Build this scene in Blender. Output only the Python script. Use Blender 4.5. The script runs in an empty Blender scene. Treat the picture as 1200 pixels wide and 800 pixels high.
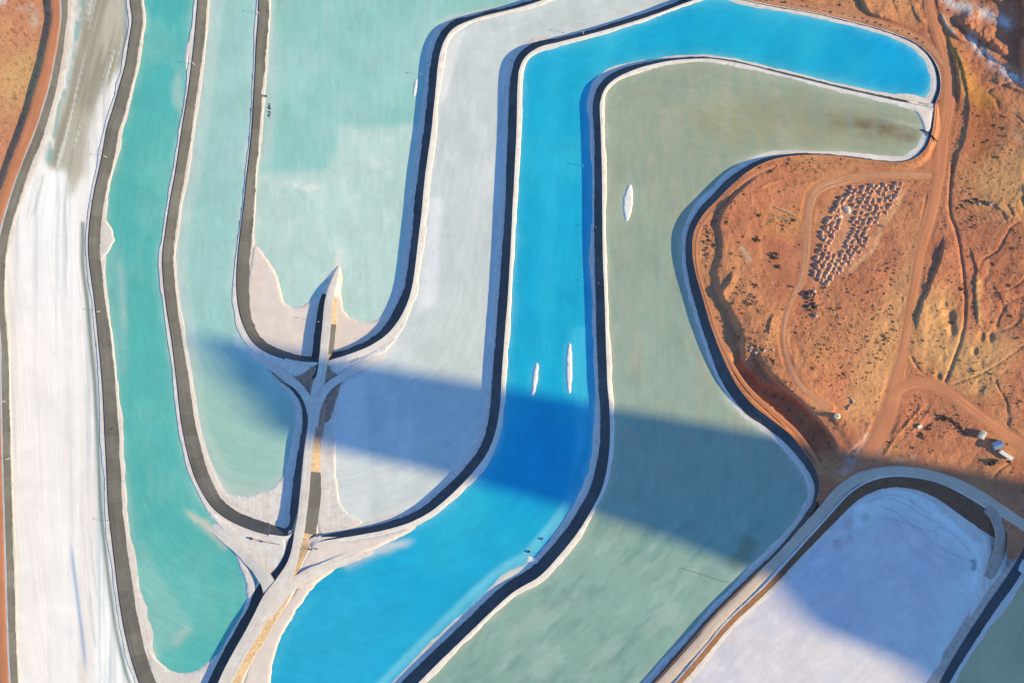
import bpy, math, random
import numpy as np
from mathutils import Vector

random.seed(7)
rng = np.random.default_rng(7)
C = bpy.context.scene.collection
R = math.radians
sc = bpy.context.scene

# ------------------------------------------------------------------ camera
H_CAM = 1000.0
cam_d = bpy.data.cameras.new('camera')
cam = bpy.data.objects.new('camera', cam_d)
C.objects.link(cam)
cam.location = (0, 0, H_CAM)
cam.rotation_euler = (0, 0, 0)
cam_d.sensor_width = 36.0
cam_d.lens = 30.0
cam_d.clip_start = 1.0
cam_d.clip_end = 60000.0
sc.camera = cam

# ------------------------------------------------------------------ sky, sun, exposure
SUN_EL = 19.0
SUN_DIR = Vector((0.984, -0.177, 0)).normalized()          # towards the sun, on the ground
w = bpy.data.worlds.new('World')
sc.world = w
w.use_nodes = True
nt = w.node_tree
bg = nt.nodes['Background']
sky = nt.nodes.new('ShaderNodeTexSky')
sky.sky_type = 'NISHITA'
sky.sun_disc = False
sky.sun_elevation = R(SUN_EL)
sky.sun_rotation = math.atan2(SUN_DIR.x, SUN_DIR.y)
sky.ozone_density = 5.0
sky.dust_density = 0.0
nt.links.new(sky.outputs[0], bg.inputs[0])
bg.inputs[1].default_value = 0.125
sd = bpy.data.lights.new('sun', 'SUN')
sd.energy = 4.0
sd.angle = R(0.53)
sd.color = (1.0, 0.785, 0.37)
sun = bpy.data.objects.new('sun', sd)
C.objects.link(sun)
tow = Vector((SUN_DIR.x * math.cos(R(SUN_EL)), SUN_DIR.y * math.cos(R(SUN_EL)), math.sin(R(SUN_EL))))
sun.rotation_euler = tow.to_track_quat('Z', 'Y').to_euler()
sun.location = (900, -160, 400)
sc.view_settings.view_transform = 'Standard'
sc.view_settings.look = 'None'
sc.view_settings.exposure = 1.02
sc.view_settings.gamma = 1.0

# ------------------------------------------------------------------ helpers
def lin(r, g, b, k=1.0):
    f = lambda v: (v / 255 / 12.92) if v / 255 <= 0.04045 else ((v / 255 + 0.055) / 1.055) ** 2.4
    return np.array([f(r) * k, f(g) * k, f(b) * k])

def world(x, y, z):
    """survey metres (x right, y down, as mapped at datum level) at height z -> scene xyz"""
    k = (H_CAM - z) / H_CAM
    return (x - 600) * k, (400 - y) * k, z

def tag(o, label=None, cat=None, group=None, kind=None):
    if label: o['label'] = label
    if cat: o['category'] = cat
    if group: o['group'] = group
    if kind: o['kind'] = kind
    return o

def raw_mesh(name, V, F, mats, fm=None, smooth=True):
    me = bpy.data.meshes.new(name)
    V = np.asarray(V, dtype=np.float32)
    F = np.asarray(F, dtype=np.int32)
    n, k = F.shape
    me.vertices.add(len(V))
    me.vertices.foreach_set('co', V.ravel())
    me.loops.add(n * k)
    me.loops.foreach_set('vertex_index', F.ravel())
    me.polygons.add(n)
    me.polygons.foreach_set('loop_start', np.arange(0, n * k, k, dtype=np.int32))
    if fm is not None:
        me.polygons.foreach_set('material_index', np.asarray(fm, dtype=np.int32))
    me.polygons.foreach_set('use_smooth', np.full(n, smooth))
    for m in mats:
        me.materials.append(m)
    me.update(calc_edges=True)
    me.validate()
    return me

def add(name, me, parent=None):
    o = bpy.data.objects.new(name, me)
    C.objects.link(o)
    if parent: o.parent = parent
    return o

def attr_color(me, name, col):
    a = me.attributes.new(name, 'FLOAT_COLOR', 'POINT')
    d = np.ones((len(me.vertices), 4), np.float32)
    d[:, :3] = col
    a.data.foreach_set('color', d.ravel())

def attr_vec(me, name, v):
    a = me.attributes.new(name, 'FLOAT_VECTOR', 'POINT')
    a.data.foreach_set('vector', np.asarray(v, np.float32).ravel())

def spline(P, step=2.0):
    """centripetal-like smooth curve through rows (x, y, params...), resampled at even steps"""
    P = np.asarray(P, float)
    n = len(P)
    d = np.r_[0, np.cumsum(np.hypot(*np.diff(P[:, :2], axis=0).T) ** 0.5)]
    m = np.zeros_like(P)
    for i in range(n):
        a, b = max(0, i - 1), min(n - 1, i + 1)
        if 0 < i < n - 1:
            h0, h1 = d[i] - d[i - 1], d[i + 1] - d[i]
            m[i] = ((P[i] - P[i - 1]) / h0 * h1 + (P[i + 1] - P[i]) / h1 * h0) / (h0 + h1)
        else:
            m[i] = (P[b] - P[a]) / (d[b] - d[a])
    out = []
    for i in range(n - 1):
        t = np.linspace(0, 1, 24, endpoint=False)[:, None]
        h = d[i + 1] - d[i]
        q = ((2 * t**3 - 3 * t**2 + 1) * P[i] + (t**3 - 2 * t**2 + t) * h * m[i]
             + (-2 * t**3 + 3 * t**2) * P[i + 1] + (t**3 - t**2) * h * m[i + 1])
        lo, hi = np.minimum(P[i, 2:], P[i + 1, 2:]), np.maximum(P[i, 2:], P[i + 1, 2:])
        q[:, 2:] = np.clip(q[:, 2:], lo, hi)
        out.append(q)
    out.append(P[-1:])
    Q = np.vstack(out)
    s = np.r_[0, np.cumsum(np.hypot(*np.diff(Q[:, :2], axis=0).T))]
    m_ = max(2, int(s[-1] / step) + 1)
    u = np.linspace(0, s[-1], m_)
    return np.column_stack([np.interp(u, s, Q[:, k]) for k in range(Q.shape[1])]), u

def normals(Q):
    t = np.gradient(Q[:, :2], axis=0)
    t /= np.linalg.norm(t, axis=1)[:, None] + 1e-9
    return np.column_stack([t[:, 1], -t[:, 0]])

def n1(s, wl, seed):
    """smooth 1-d noise in -1..1"""
    g = np.random.default_rng(seed).uniform(-1, 1, 4096)
    x = np.asarray(s) / wl + 100
    i = np.floor(x).astype(int)
    f = x - i
    f = f * f * (3 - 2 * f)
    return g[i % 4096] * (1 - f) + g[(i + 1) % 4096] * f

def f1(s, seed):
    return 0.5 * n1(s, 23, seed) + 0.33 * n1(s, 9, seed + 1) + 0.3 * n1(s, 3.7, seed + 2)

def n2(x, y, wl, seed):
    g = np.random.default_rng(seed).uniform(-1, 1, (256, 256))
    X, Y = np.asarray(x) / wl + 64, np.asarray(y) / wl + 64
    i, j = np.floor(X).astype(int), np.floor(Y).astype(int)
    f, h = X - i, Y - j
    f, h = f * f * (3 - 2 * f), h * h * (3 - 2 * h)
    i0, j0, i1, j1 = i % 256, j % 256, (i + 1) % 256, (j + 1) % 256
    return (g[i0, j0] * (1 - f) + g[i1, j0] * f) * (1 - h) + (g[i0, j1] * (1 - f) + g[i1, j1] * f) * h

def fbm(x, y, wl, seed, oct=4, gain=0.5):
    v, a, t = 0, 1.0, 0
    for k in range(oct):
        c, s_ = math.cos(k * 1.1), math.sin(k * 1.1)
        v = v + a * n2(x * c - y * s_, x * s_ + y * c, wl, seed + k)
        t += a
        a *= gain
        wl *= 0.5
    return v / t

# survey raster, 1 m cells
X0, Y0, NX, NY = -90, -90, 1390, 990
GX, GY = np.meshgrid(np.arange(NX) + X0, np.arange(NY) + Y0)
def inside(poly, x, y):
    poly = np.asarray(poly, float)
    r = np.zeros(np.shape(x), bool)
    a, b = poly, np.roll(poly, -1, axis=0)
    for (xa, ya), (xb, yb) in zip(a, b):
        if ya == yb: continue
        c = ((ya > y) != (yb > y))
        r ^= c & (x < (xb - xa) * (y - ya) / (yb - ya) + xa)
    return r
def blur(a, r):
    a = a.astype(np.float32)
    for _ in range(3):
        for ax in (0, 1):
            k = int(r)
            if k < 1: continue
            p = np.pad(a, [(k + 1, k) if i == ax else (0, 0) for i in (0, 1)], mode='edge')
            cs = np.cumsum(p, axis=ax, dtype=np.float64)
            a = ((np.take(cs, range(2 * k + 1, cs.shape[ax]), ax) - np.take(cs, range(0, cs.shape[ax] - 2 * k - 1), ax)) / (2 * k + 1)).astype(np.float32)
    return a
def sample(F, x, y):
    u, v = np.clip(np.asarray(x) - X0, 0, NX - 1.001), np.clip(np.asarray(y) - Y0, 0, NY - 1.001)
    i, j = u.astype(int), v.astype(int)
    f, g = u - i, v - j
    return (F[j, i] * (1 - f) + F[j, i + 1] * f) * (1 - g) + (F[j + 1, i] * (1 - f) + F[j + 1, i + 1] * f) * g
def window(pts, pad):
    p = np.asarray(pts)
    a, b = max(0, int(p[:, 0].min() - pad - X0)), min(NX, int(p[:, 0].max() + pad - X0))
    c, d = max(0, int(p[:, 1].min() - pad - Y0)), min(NY, int(p[:, 1].max() + pad - Y0))
    return slice(c, d), slice(a, b)
def soft(poly, r):
    """0..1 membership of a patch with an edge softened over about r metres"""
    F = np.zeros((NY, NX), np.float32)
    sl = window(poly, 4 * r + 4)
    m = inside(poly, GX[sl], GY[sl])
    F[sl] = blur(m, max(1, r / 2))
    return F
def nearest(Q, S, x, y):
    """signed distance (positive on the normal side), arc position and fractional index of the nearest curve point"""
    N = normals(Q)
    x, y = np.ravel(x), np.ravel(y)
    d = np.empty(len(x)); s = np.empty(len(x)); ii = np.empty(len(x), int)
    for a in range(0, len(x), 20000):
        b = slice(a, a + 20000)
        dx = x[b, None] - Q[None, :, 0]; dy = y[b, None] - Q[None, :, 1]
        i = np.argmin(dx * dx + dy * dy, axis=1)
        k = np.arange(len(i))
        ddx, ddy = dx[k, i], dy[k, i]
        nx, ny = N[i, 0], N[i, 1]
        dn = ddx * nx + ddy * ny
        al = -ddx * ny + ddy * nx
        d[b] = np.where(dn < 0, -1, 1) * np.hypot(ddx, ddy)
        s[b] = S[i] + al
        ii[b] = i
    return d, s, ii
def line_field(pts, pad, step=2.0):
    Q, S = spline([(p[0], p[1]) for p in pts], step)
    sl = window(Q, pad)
    d, s, i = nearest(Q, S, GX[sl], GY[sl])
    sh = GX[sl].shape
    return sl, d.reshape(sh), s.reshape(sh), S[-1]
def sstep(x, a, b):
    t = np.clip((x - a) / (b - a), 0, 1)
    return t * t * (3 - 2 * t)

# ------------------------------------------------------------------ materials
def new_mat(name, rough=0.9, spec=0.3):
    m = bpy.data.materials.new(name)
    m.use_nodes = True
    b = m.node_tree.nodes['Principled BSDF']
    b.inputs['Roughness'].default_value = rough
    b.inputs['Specular IOR Level'].default_value = spec
    return m, m.node_tree, b
def nd(nt, typ, **kw):
    n = nt.nodes.new(typ)
    for k, v in kw.items():
        if k.startswith('i_'): n.inputs[int(k[2:])].default_value = v
        else: setattr(n, k, v)
    return n
def noise_node(nt, scale, detail=4, rough=0.55, vec=None, dist=0.0):
    n = nt.nodes.new('ShaderNodeTexNoise')
    n.inputs['Scale'].default_value = scale
    n.inputs['Detail'].default_value = detail
    n.inputs['Roughness'].default_value = rough
    n.inputs['Distortion'].default_value = dist
    if vec is not None: nt.links.new(vec, n.inputs['Vector'])
    return n.outputs['Fac']
def remap(nt, fac, a, b, lo, hi):
    n = nt.nodes.new('ShaderNodeMapRange')
    for k, v in zip(('From Min', 'From Max', 'To Min', 'To Max'), (a, b, lo, hi)):
        n.inputs[k].default_value = v
    nt.links.new(fac, n.inputs['Value'])
    return n.outputs[0]
def mixc(nt, fac, a, b, mode='MIX'):
    n = nt.nodes.new('ShaderNodeMix')
    n.data_type = 'RGBA'
    n.blend_type = mode
    for sock, v in ((n.inputs[0], fac), (n.inputs[6], a), (n.inputs[7], b)):
        if hasattr(v, 'links') or hasattr(v, 'node'): nt.links.new(v, sock)
        elif isinstance(v, (int, float)): sock.default_value = v
        else: sock.default_value = (*v, 1)
    return n.outputs[2]
def bump(nt, b, h, strength, dist):
    n = nt.nodes.new('ShaderNodeBump')
    n.inputs['Strength'].default_value = strength
    n.inputs['Distance'].default_value = dist
    nt.links.new(h, n.inputs['Height'])
    nt.links.new(n.outputs[0], b.inputs['Normal'])
def obj_co(nt):
    return nt.nodes.new('ShaderNodeTexCoord').outputs['Object']
def scaled(nt, v, s):
    n = nt.nodes.new('ShaderNodeMapping')
    n.inputs['Scale'].default_value = s
    nt.links.new(v, n.inputs['Vector'])
    return n.outputs[0]

def earth_mat(name, c1, c2, wl=14.0, rough=0.95, fine=0.25, bd=0.12, streak=0.0, c3=None):
    """two-tone granular ground; streak > 0 draws the tone along the 'flow' attribute"""
    m, nt, b = new_mat(name, rough, 0.15)
    co = obj_co(nt)
    f = remap(nt, noise_node(nt, 1 / wl, 5, 0.6, co), 0.3, 0.7, 0, 1)
    col = mixc(nt, f, c1, c2)
    if streak:
        at = nd(nt, 'ShaderNodeAttribute', attribute_name='flow')
        v = scaled(nt, at.outputs['Vector'], (1 / 90, 1 / 1.3, 1))
        st = remap(nt, noise_node(nt, 1.0, 4, 0.6, v), 0.3, 0.7, 1 - streak, 1 + streak)
        col = mixc(nt, 1.0, col, nt_gray(nt, st), 'MULTIPLY')
    if c3 is not None:
        f3 = remap(nt, noise_node(nt, 1 / 5.0, 5, 0.7, co), 0.56, 0.66, 0, 0.8)
        col = mixc(nt, f3, col, c3)
    if 'liner' in name:
        sp = nt.nodes.new('ShaderNodeSeparateXYZ'); nt.links.new(at.outputs['Vector'], sp.inputs[0])
        sn = nt.nodes.new('ShaderNodeMath'); sn.operation = 'SNAP'; sn.inputs[1].default_value = 26.0
        nt.links.new(sp.outputs[0], sn.inputs[0])
        wn = nt.nodes.new('ShaderNodeTexWhiteNoise'); wn.noise_dimensions = '1D'; nt.links.new(sn.outputs[0], wn.inputs['W'])
        col = mixc(nt, 1.0, col, nt_gray(nt, remap(nt, wn.outputs['Value'], 0, 1, .88, 1.12)), 'MULTIPLY')
    fn = noise_node(nt, 0.9, 4, 0.7, co)
    g = remap(nt, fn, 0.25, 0.75, 1 - fine, 1 + fine)
    col = mixc(nt, 1.0, col, nt_gray(nt, g), 'MULTIPLY')
    nt.links.new(col, b.inputs['Base Color'])
    bump(nt, b, fn, 0.6, bd)
    return m
def nt_gray(nt, val):
    n = nt.nodes.new('ShaderNodeCombineColor')
    for i in range(3): nt.links.new(val, n.inputs[i])
    return n.outputs[0]

M_SALT = earth_mat('salt_crust', (0.80, 0.77, 0.73), (0.68, 0.61, 0.57), 9, 0.8, 0.09, 0.08, streak=0.12, c3=(0.58, 0.5, 0.46))
M_BEACH = earth_mat('damp_salt', (0.68, 0.61, 0.57), (0.77, 0.73, 0.69), 9, 0.75, 0.1, 0.07, streak=0.14, c3=(0.55, 0.48, 0.44))
M_LINER = earth_mat('grey_liner', (0.07, 0.074, 0.088), (0.09, 0.093, 0.108), 12, 0.65, 0.2, 0.1, streak=0.12)
M_LINER_DARK = earth_mat('dark_liner', (0.05, 0.053, 0.062), (0.06, 0.062, 0.07), 12, 0.6, 0.1, 0.05, streak=.05)  # replacement sheet; also the shade colour of the causeway's left slope
M_SAND = earth_mat('sandy_fill', (0.44, 0.35, 0.27), (0.31, 0.22, 0.155), 4, 0.95, 0.5, 0.8, c3=(0.2, 0.14, 0.1))
M_BROWN = earth_mat('brown_earth', (0.24, 0.125, 0.075), (0.17, 0.09, 0.06), 8, 0.95, 0.4, 0.4)
M_ROCKY = earth_mat('rocky_bank', (0.3, 0.19, 0.15), (0.46, 0.31, 0.24), 5, 0.95, 0.5, 0.5)
M_DIRT_ROAD = earth_mat('orange_dirt_road', (0.6, 0.25, 0.13), (0.5, 0.205, 0.11), 30, 0.95, 0.12, 0.05, streak=0.18)
M_SALT_ROAD = earth_mat('salt_road', (0.76, 0.72, 0.67), (0.64, 0.57, 0.52), 10, 0.85, 0.12, 0.1, streak=0.16)
M_PALE_ROAD = earth_mat('pale_gravel_road', (0.66, 0.53, 0.42), (0.56, 0.45, 0.37), 16, 0.95, 0.12, 0.08, streak=0.14)
M_TRACK = earth_mat('beaten_track', (0.55, 0.275, 0.165), (0.46, 0.22, 0.125), 8, 0.95, 0.2, 0.15, streak=0.34)

def tint_mat(name, rough, spec, streak_amt, streak_scale, fine, bumpd, bumpscale=0.5, bstr=0.5):
    """colour of the brine or ground from its pigment attribute, with streaks drawn along the flow"""
    m, nt, b = new_mat(name, rough, spec)
    a = nd(nt, 'ShaderNodeAttribute', attribute_name='tint')
    col = a.outputs['Color']
    co = obj_co(nt)
    if streak_amt:
        fl = nd(nt, 'ShaderNodeAttribute', attribute_name='flow')
        v = scaled(nt, fl.outputs['Vector'], streak_scale)
        st = remap(nt, noise_node(nt, 1.0, 6, 0.66, v, .7), 0.28, 0.72, 1 - streak_amt, 1 + streak_amt)
        col = mixc(nt, 1.0, col, nt_gray(nt, st), 'MULTIPLY')
    big = remap(nt, noise_node(nt, 1 / 48, 5, 0.68, co, .5), 0.3, 0.7, 0.93, 1.07)
    col = mixc(nt, 1.0, col, nt_gray(nt, big), 'MULTIPLY')
    fn = noise_node(nt, bumpscale, 4, 0.65, co)
    g = remap(nt, fn, 0.25, 0.75, 1 - fine, 1 + fine)
    col = mixc(nt, 1.0, col, nt_gray(nt, g), 'MULTIPLY')
    nt.links.new(col, b.inputs['Base Color'])
    if bumpd: bump(nt, b, fn, bstr, bumpd)
    return m
M_BRINE = tint_mat('brine', 0.3, 0.35, 0.075, (1 / 30, 1 / 6.5, 1), 0.05, 0.03, 0.22)
M_SALTPAN = tint_mat('salt_pan', 0.75, 0.25, 0.1, (1 / 160, 1 / 2.2, 1), 0.04, 0.05)
M_DESERT = tint_mat('desert_ground', 0.97, 0.1, 0.0, (1, 1, 1), 0.22, 0.6, 0.55, 0.8)

# ------------------------------------------------------------------ dikes
class Dike:
    """bank traced along its crest; rows of (x, y, liner width, outer crust width, inner beach width, berm, crest height)"""
    def __init__(self, pts, zi, zo, flip=False, step=2.0):
        self.Q, self.S = spline(pts, step)
        self.N = normals(self.Q) * (-1 if flip else 1)
        self.zi, self.zo, self.slim = zi, zo, .9
    def off(self, d, a=None, b=None):
        P = self.Q[:, :2] + self.N * np.reshape(d, (-1, 1))
        return P[a:b]
    def part(self, p, q):
        """indices nearest two points"""
        f = lambda t: int(np.argmin(np.hypot(self.Q[:, 0] - t[0], self.Q[:, 1] - t[1])))
        return f(p), f(q)
    def build(self, name, label, seed, liner=M_LINER, crust=M_SALT, beach=M_BEACH, rough=1.0, outer_drop=1.2, crust2=None, y2=585):
        Q, S = self.Q, self.S
        ws, be, zc = Q[:, 2] * np.where(Q[:, 5] > .5, 1.0, self.slim), Q[:, 5], Q[:, 6]
        wo = Q[:, 3] * (.84 + .22 * n1(S, 55, seed * 3) + .12 * n1(S, 14, seed * 3 + 1))
        wb = Q[:, 4] * (.82 + .25 * n1(S, 48, seed * 5) + .15 * n1(S, 12, seed * 5 + 2))
        zi, zo = self.zi, np.minimum(self.zo, zc - 0.05)
        j = lambda k, a: a * f1(S, seed * 37 + k * 5)
        o = np.ones_like(ws)
        bw = np.where(be > .5, 1.3, np.minimum(2.4, wo * 0.55))
        rows = [
            (-wo - 6 * np.clip(S / 26, .05, 1), zo - outer_drop),
            (-wo + j(1, 0.9), zo - 0.12 * o),
            (-np.maximum(wo - .55, bw + .3) + j(1, 0.9) * (wo > bw + 1.2), np.minimum(zo + 0.5, zc - .3) + j(8, .04)),
            (-bw + j(3, 0.2), np.minimum(zo + 0.5, zc - .25) + (1 - be) * np.maximum(0, zc - zo - 0.6)),
            (-0.35 * o + j(4, 0.1), zc - 0.03),
            (0 * o + j(5, 0.25), zc + 0),
            (ws * 0.33 + j(6, 0.15), zc + (zi + .55 - zc) * 0.31 + j(9, 0.12)),
            (ws * 0.68 + j(7, 0.15), zc + (zi + .55 - zc) * 0.69 + j(10, 0.12)),
            (ws + j(11, 0.8 * rough) + .45 * rough * np.maximum(0, n1(S, 3.1, seed * 9)), zi + 0.42 * o),
            (ws + wb * 0.5 + j(12, 0.4), zi + 0.30 + j(13, 0.08)),
            (ws + wb + j(14, 0.9), zi - 0.02 * o),
            (ws + wb + 6, zi - 0.9 * o),
        ]
        zone = [0, 0, 0, 2, 0, 2, 2, 2, 1, 1, 1]
        V = []
        for d, z in rows:
            P = self.off(d)
            V.append(np.column_stack(world(P[:, 0], P[:, 1], z)))
        n, r = len(Q), len(rows)
        V = np.stack(V, 1).reshape(-1, 3)
        i = np.arange(n - 1)[:, None] * r + np.arange(r - 1)[None, :]
        F = np.stack([i, i + 1, i + r + 1, i + r], -1).reshape(-1, 4)
        fm = np.tile(zone, (n - 1, 1))
        bm = be[:-1] < 0.5
        fm[~bm, 4] = 2
        fm[bm, 3] = 0
        nn = np.cross(V[F[0, 1]] - V[F[0, 0]], V[F[0, 3]] - V[F[0, 0]])
        if nn[2] < 0: F = F[:, ::-1]
        if crust2 is not None:
            sel = (Q[:-1, 1] > y2)[:, None] & (fm == 0)
            fm[sel] = 3
        me = raw_mesh(name, V, F, [crust, beach, liner] + ([crust2] if crust2 else []), fm.ravel(), smooth=False)
        dd = np.array([np.broadcast_to(d_, n) for d_, _ in rows]).T.ravel()
        attr_vec(me, 'flow', np.column_stack([np.repeat(S, r), dd, 0 * dd]))
        return tag(add(name, me), label, 'dike', kind='structure')

def U(rows, zc):
    return [(*r, zc) if len(r) == 6 else r for r in rows]

# heights of the brine levels, stepping up outwards
Z4, Z35, Z26, Z17 = 0.0, 7.0, 14.0, 21.0
Z8, Z9 = 21.5, 17.0

d1 = Dike(U([(158, -80, 13, 8, 5, 1), (153, 0, 13, 7, 5, 1), (155.5, 22, 12, 7, 5, 1), (151.5, 50, 12, 6, 5, 1), (147, 78, 12, 6, 5, 1), (141, 100, 13, 6, 5, 1), (133, 128, 14, 6, 5, 1),
     (126, 150, 14, 6, 5, 1), (121, 178, 14, 6, 6, 1), (116.5, 200, 13, 5, 6, 1), (111, 225, 13, 5, 6, 1), (107, 250, 13, 5, 7, 1), (104.5, 275, 13, 5, 10, 1), (104.5, 300, 13, 5, 9, 1),
     (107.5, 325, 13, 5, 4, 1), (111, 350, 12, 5, 4, 1), (116, 400, 14, 6, 4, 1), (120.5, 450, 14.5, 6, 5, 1), (123, 500, 15.5, 6, 6, 1), (125.5, 550, 16, 6, 7, 1), (128, 600, 16, 6, 10, 1),
     (134, 650, 16, 6, 11, 1), (140, 700, 17.5, 7, 11, 1), (149, 750, 17.5, 7, 15, 1), (164, 800, 18, 8, 16, 1), (190, 850, 18, 8, 16, 1), (215, 890, 18, 8, 16, 1)], Z17 + 0.95), Z26, Z17)
d2 = Dike([*U([(246, -80, 9, 6, 6, 1), (236, -30, 10, 6, 6, 1), (232.5, 0, 10.5, 7, 5, 1), (228, 50, 11, 9, 5, 1), (222, 100, 10.5, 6, 5, 1), (214, 150, 11, 5, 5, 1), (206.5, 200, 11, 5, 5, 1), (200, 235, 11, 5, 5, 1),
     (194, 275, 11.5, 5, 6, 1), (191, 300, 12.5, 6, 6, 1), (192, 328, 12.5, 6, 5, 1), (196, 362, 12, 6, 5, 1), (202, 400, 12, 6, 5, 1), (208, 450, 14, 6, 5, 1), (214, 500, 15.5, 6, 6, 1), (226, 550, 16, 7, 8, 1), (236, 573, 15.5, 8, 10, 1),
     (250, 594, 13.5, 9, 12, 1), (270, 609, 13, 10, 10, 1), (300, 621.5, 12.5, 8, 10, .7)], Z26 + 0.95),
     (320, 626.5, 12, 8, 9, .4, 15.3), (338, 627, 10, 4, 8, 0, 15.3), (347, 617, 10, 2, 10, 0, 15.3), (349.5, 600, 11, 2, 13, 0, 15.3), (352, 580, 11, 2, 14, 0, 15.3), (353.5, 560, 10, 2, 12, 0, 15.3), (355.5, 540, 9, 2, 12, 0, 15.2), (358, 520, 8, 2, 10, 0, 15),
     (361, 500, 8, 2, 9, 0, 14), (361.5, 485, 8, 2, 8, 0, 12.5), (358, 470, 7.5, 2, 7, 0, 10.8), (351, 460, 6, 2, 6, 0, 9.6), (341, 452, 4, 2, 5, 0, 8.9), (331, 446, 2.5, 2, 4, 0, 8.4)], Z35, Z26)
d3 = Dike(U([(312, -80, 11, 4, 4, 1), (308, -30, 11, 4, 4, 1), (304, 0, 11, 4, 4, 1), (303, 25, 11.5, 4, 4, 1), (301, 50, 11, 4, 5, 1), (299.5, 85, 10, 4, 5, 1), (298, 110, 9.5, 4, 5, 1), (296.5, 140, 9, 4, 5, 1), (293.5, 175, 9, 4, 4, 1), (290, 205, 9.5, 4, 3, 1),
     (286.5, 240, 11.5, 4, 3, 1), (282, 275, 13, 4, 5, 1), (279, 305, 14, 5, 12, 1), (278, 330, 14.5, 6, 18, 1), (279.5, 355, 13.5, 7, 26, 1), (285, 378, 12, 9, 34, 1), (297, 400, 9.5, 9, 40, 1), (315, 413, 9, 8, 40, .7), (340, 421, 8.5, 8, 36, .4), (360, 424, 8, 7, 30, 0), (378, 424, 8, 6, 26, 0), (392, 420, 8, 6, 26, 0),
     (412, 414, 7.5, 7, 24, 0), (432, 406, 7.5, 9, 18, 0), (452, 393, 9.5, 10, 11, 0), (466, 377, 11.5, 9, 9, 0), (476, 358, 11, 8, 9, 0), (482, 340, 10, 8, 9, 0), (486, 318, 9.5, 8, 9, 0), (490, 285, 9, 8, 9, 0), (494, 250, 9.5, 8, 9, 0), (498.5, 205, 9.5, 8, 8, 0), (506, 150, 10, 7, 8, 0),
     (511, 100, 10, 7, 8, 0), (514, 72, 10, 7, 9, 0), (520, 50, 10, 7, 9, 0), (531, 34, 9, 7, 7, 0), (549, 25, 6, 6, 5, 0), (575, 17, 4, 6, 4, 0), (603, 10.5, 4, 6, 3, 0), (640, -1, 4, 5, 3, 0), (700, -22, 4, 5, 3, 0), (760, -42, 4, 5, 3, 0), (840, -70, 4, 5, 3, 0)], Z35 + 1.0), Z4, Z35)
d4 = Dike(U([(366, 640, 5, 4, 3, 0), (375, 635, 7, 6, 6, 0), (400, 630, 8, 8, 8, 0), (425, 626, 8.5, 8, 8, 0), (450, 621, 9, 8, 9, 0), (480, 612, 10, 9, 9, 0), (505, 599, 11, 9, 10, 0), (530, 578, 12, 9, 10, 0), (548, 560, 12, 9, 10, 0), (566, 538, 12, 9, 10, 0), (576, 520, 11.5, 8, 9, 0), (582, 500, 12, 7, 8, 0), (586, 475, 13, 7, 7, 0), (588, 440, 12, 6, 6, 0),
     (591, 400, 11.5, 6, 6, 0), (595, 350, 12, 6, 6, 0), (598, 300, 11.5, 6, 6, 0), (600.5, 250, 10.5, 6, 5, 0), (603, 200, 10.5, 6, 5, 0), (605.5, 150, 11.5, 6, 5, 0), (606.5, 105, 11, 6, 6, 0), (608.5, 82, 9, 6, 7, 0), (615, 68, 9, 6, 7, 0), (630, 56.5, 7.5, 6, 6, 0), (655, 49.5, 5, 6, 3, 0), (700, 38, 5, 6, 2, 0),
     (750, 23, 5.5, 5, 2, 0), (775, 14.5, 6, 5, 2, 0), (800, 5, 6, 5, 2, 0), (816, -1, 5, 5, 2, 0), (860, -20, 5, 5, 2, 0), (930, -60, 5, 5, 2, 0)], Z26 + 1.0), Z35, Z26)
d5 = Dike(U([(430, 862, 16, 7, 10, 0), (498, 792, 16, 7, 10, 0), (551, 740, 15, 7, 10, 0), (601, 694, 15.5, 7, 10, 0), (632, 675, 15.5, 7, 10, 0), (656, 650, 15, 7, 10, 0), (676, 625, 15, 7, 10, 0), (690, 603, 15, 6, 9, 0), (704, 576, 15, 6, 9, 0), (711, 550, 14.5, 6, 9, 0), (714.5, 520, 13, 6, 8, 0), (714.5, 480, 13, 6, 7, 0), (712, 450, 12, 6, 7, 0),
     (710, 400, 12, 6, 6, 0), (708.5, 350, 11.5, 6, 6, 0), (706.5, 300, 11, 6, 6, 0), (706, 250, 10.5, 6, 5, 0), (705.5, 200, 9.5, 6, 6, 0), (704, 150, 9, 6, 6, 0), (703.5, 120, 9, 6, 7, 0), (709, 104, 9, 6, 8, 0), (719, 94, 8.5, 6, 8, 0), (735, 85.5, 7, 6, 6, 0), (752, 79, 5, 6, 4, 0), (776, 73, 3.5, 5, 3, 0),
     (800, 70, 2.6, 5, 3, 0), (830, 69, 2.2, 5, 3, 0), (870, 75, 2.2, 5, 3, 0), (900, 82.5, 2.4, 5, 3, 0), (950, 95, 2.6, 5, 4, 0), (1000, 107, 2.8, 5, 4, 0), (1040, 116, 3, 5, 5, 0), (1070, 122, 3, 8, 8, 0), (1094, 127, 3, 8, 8, 0)], Z17 + 1.0), Z26, Z17)
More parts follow.
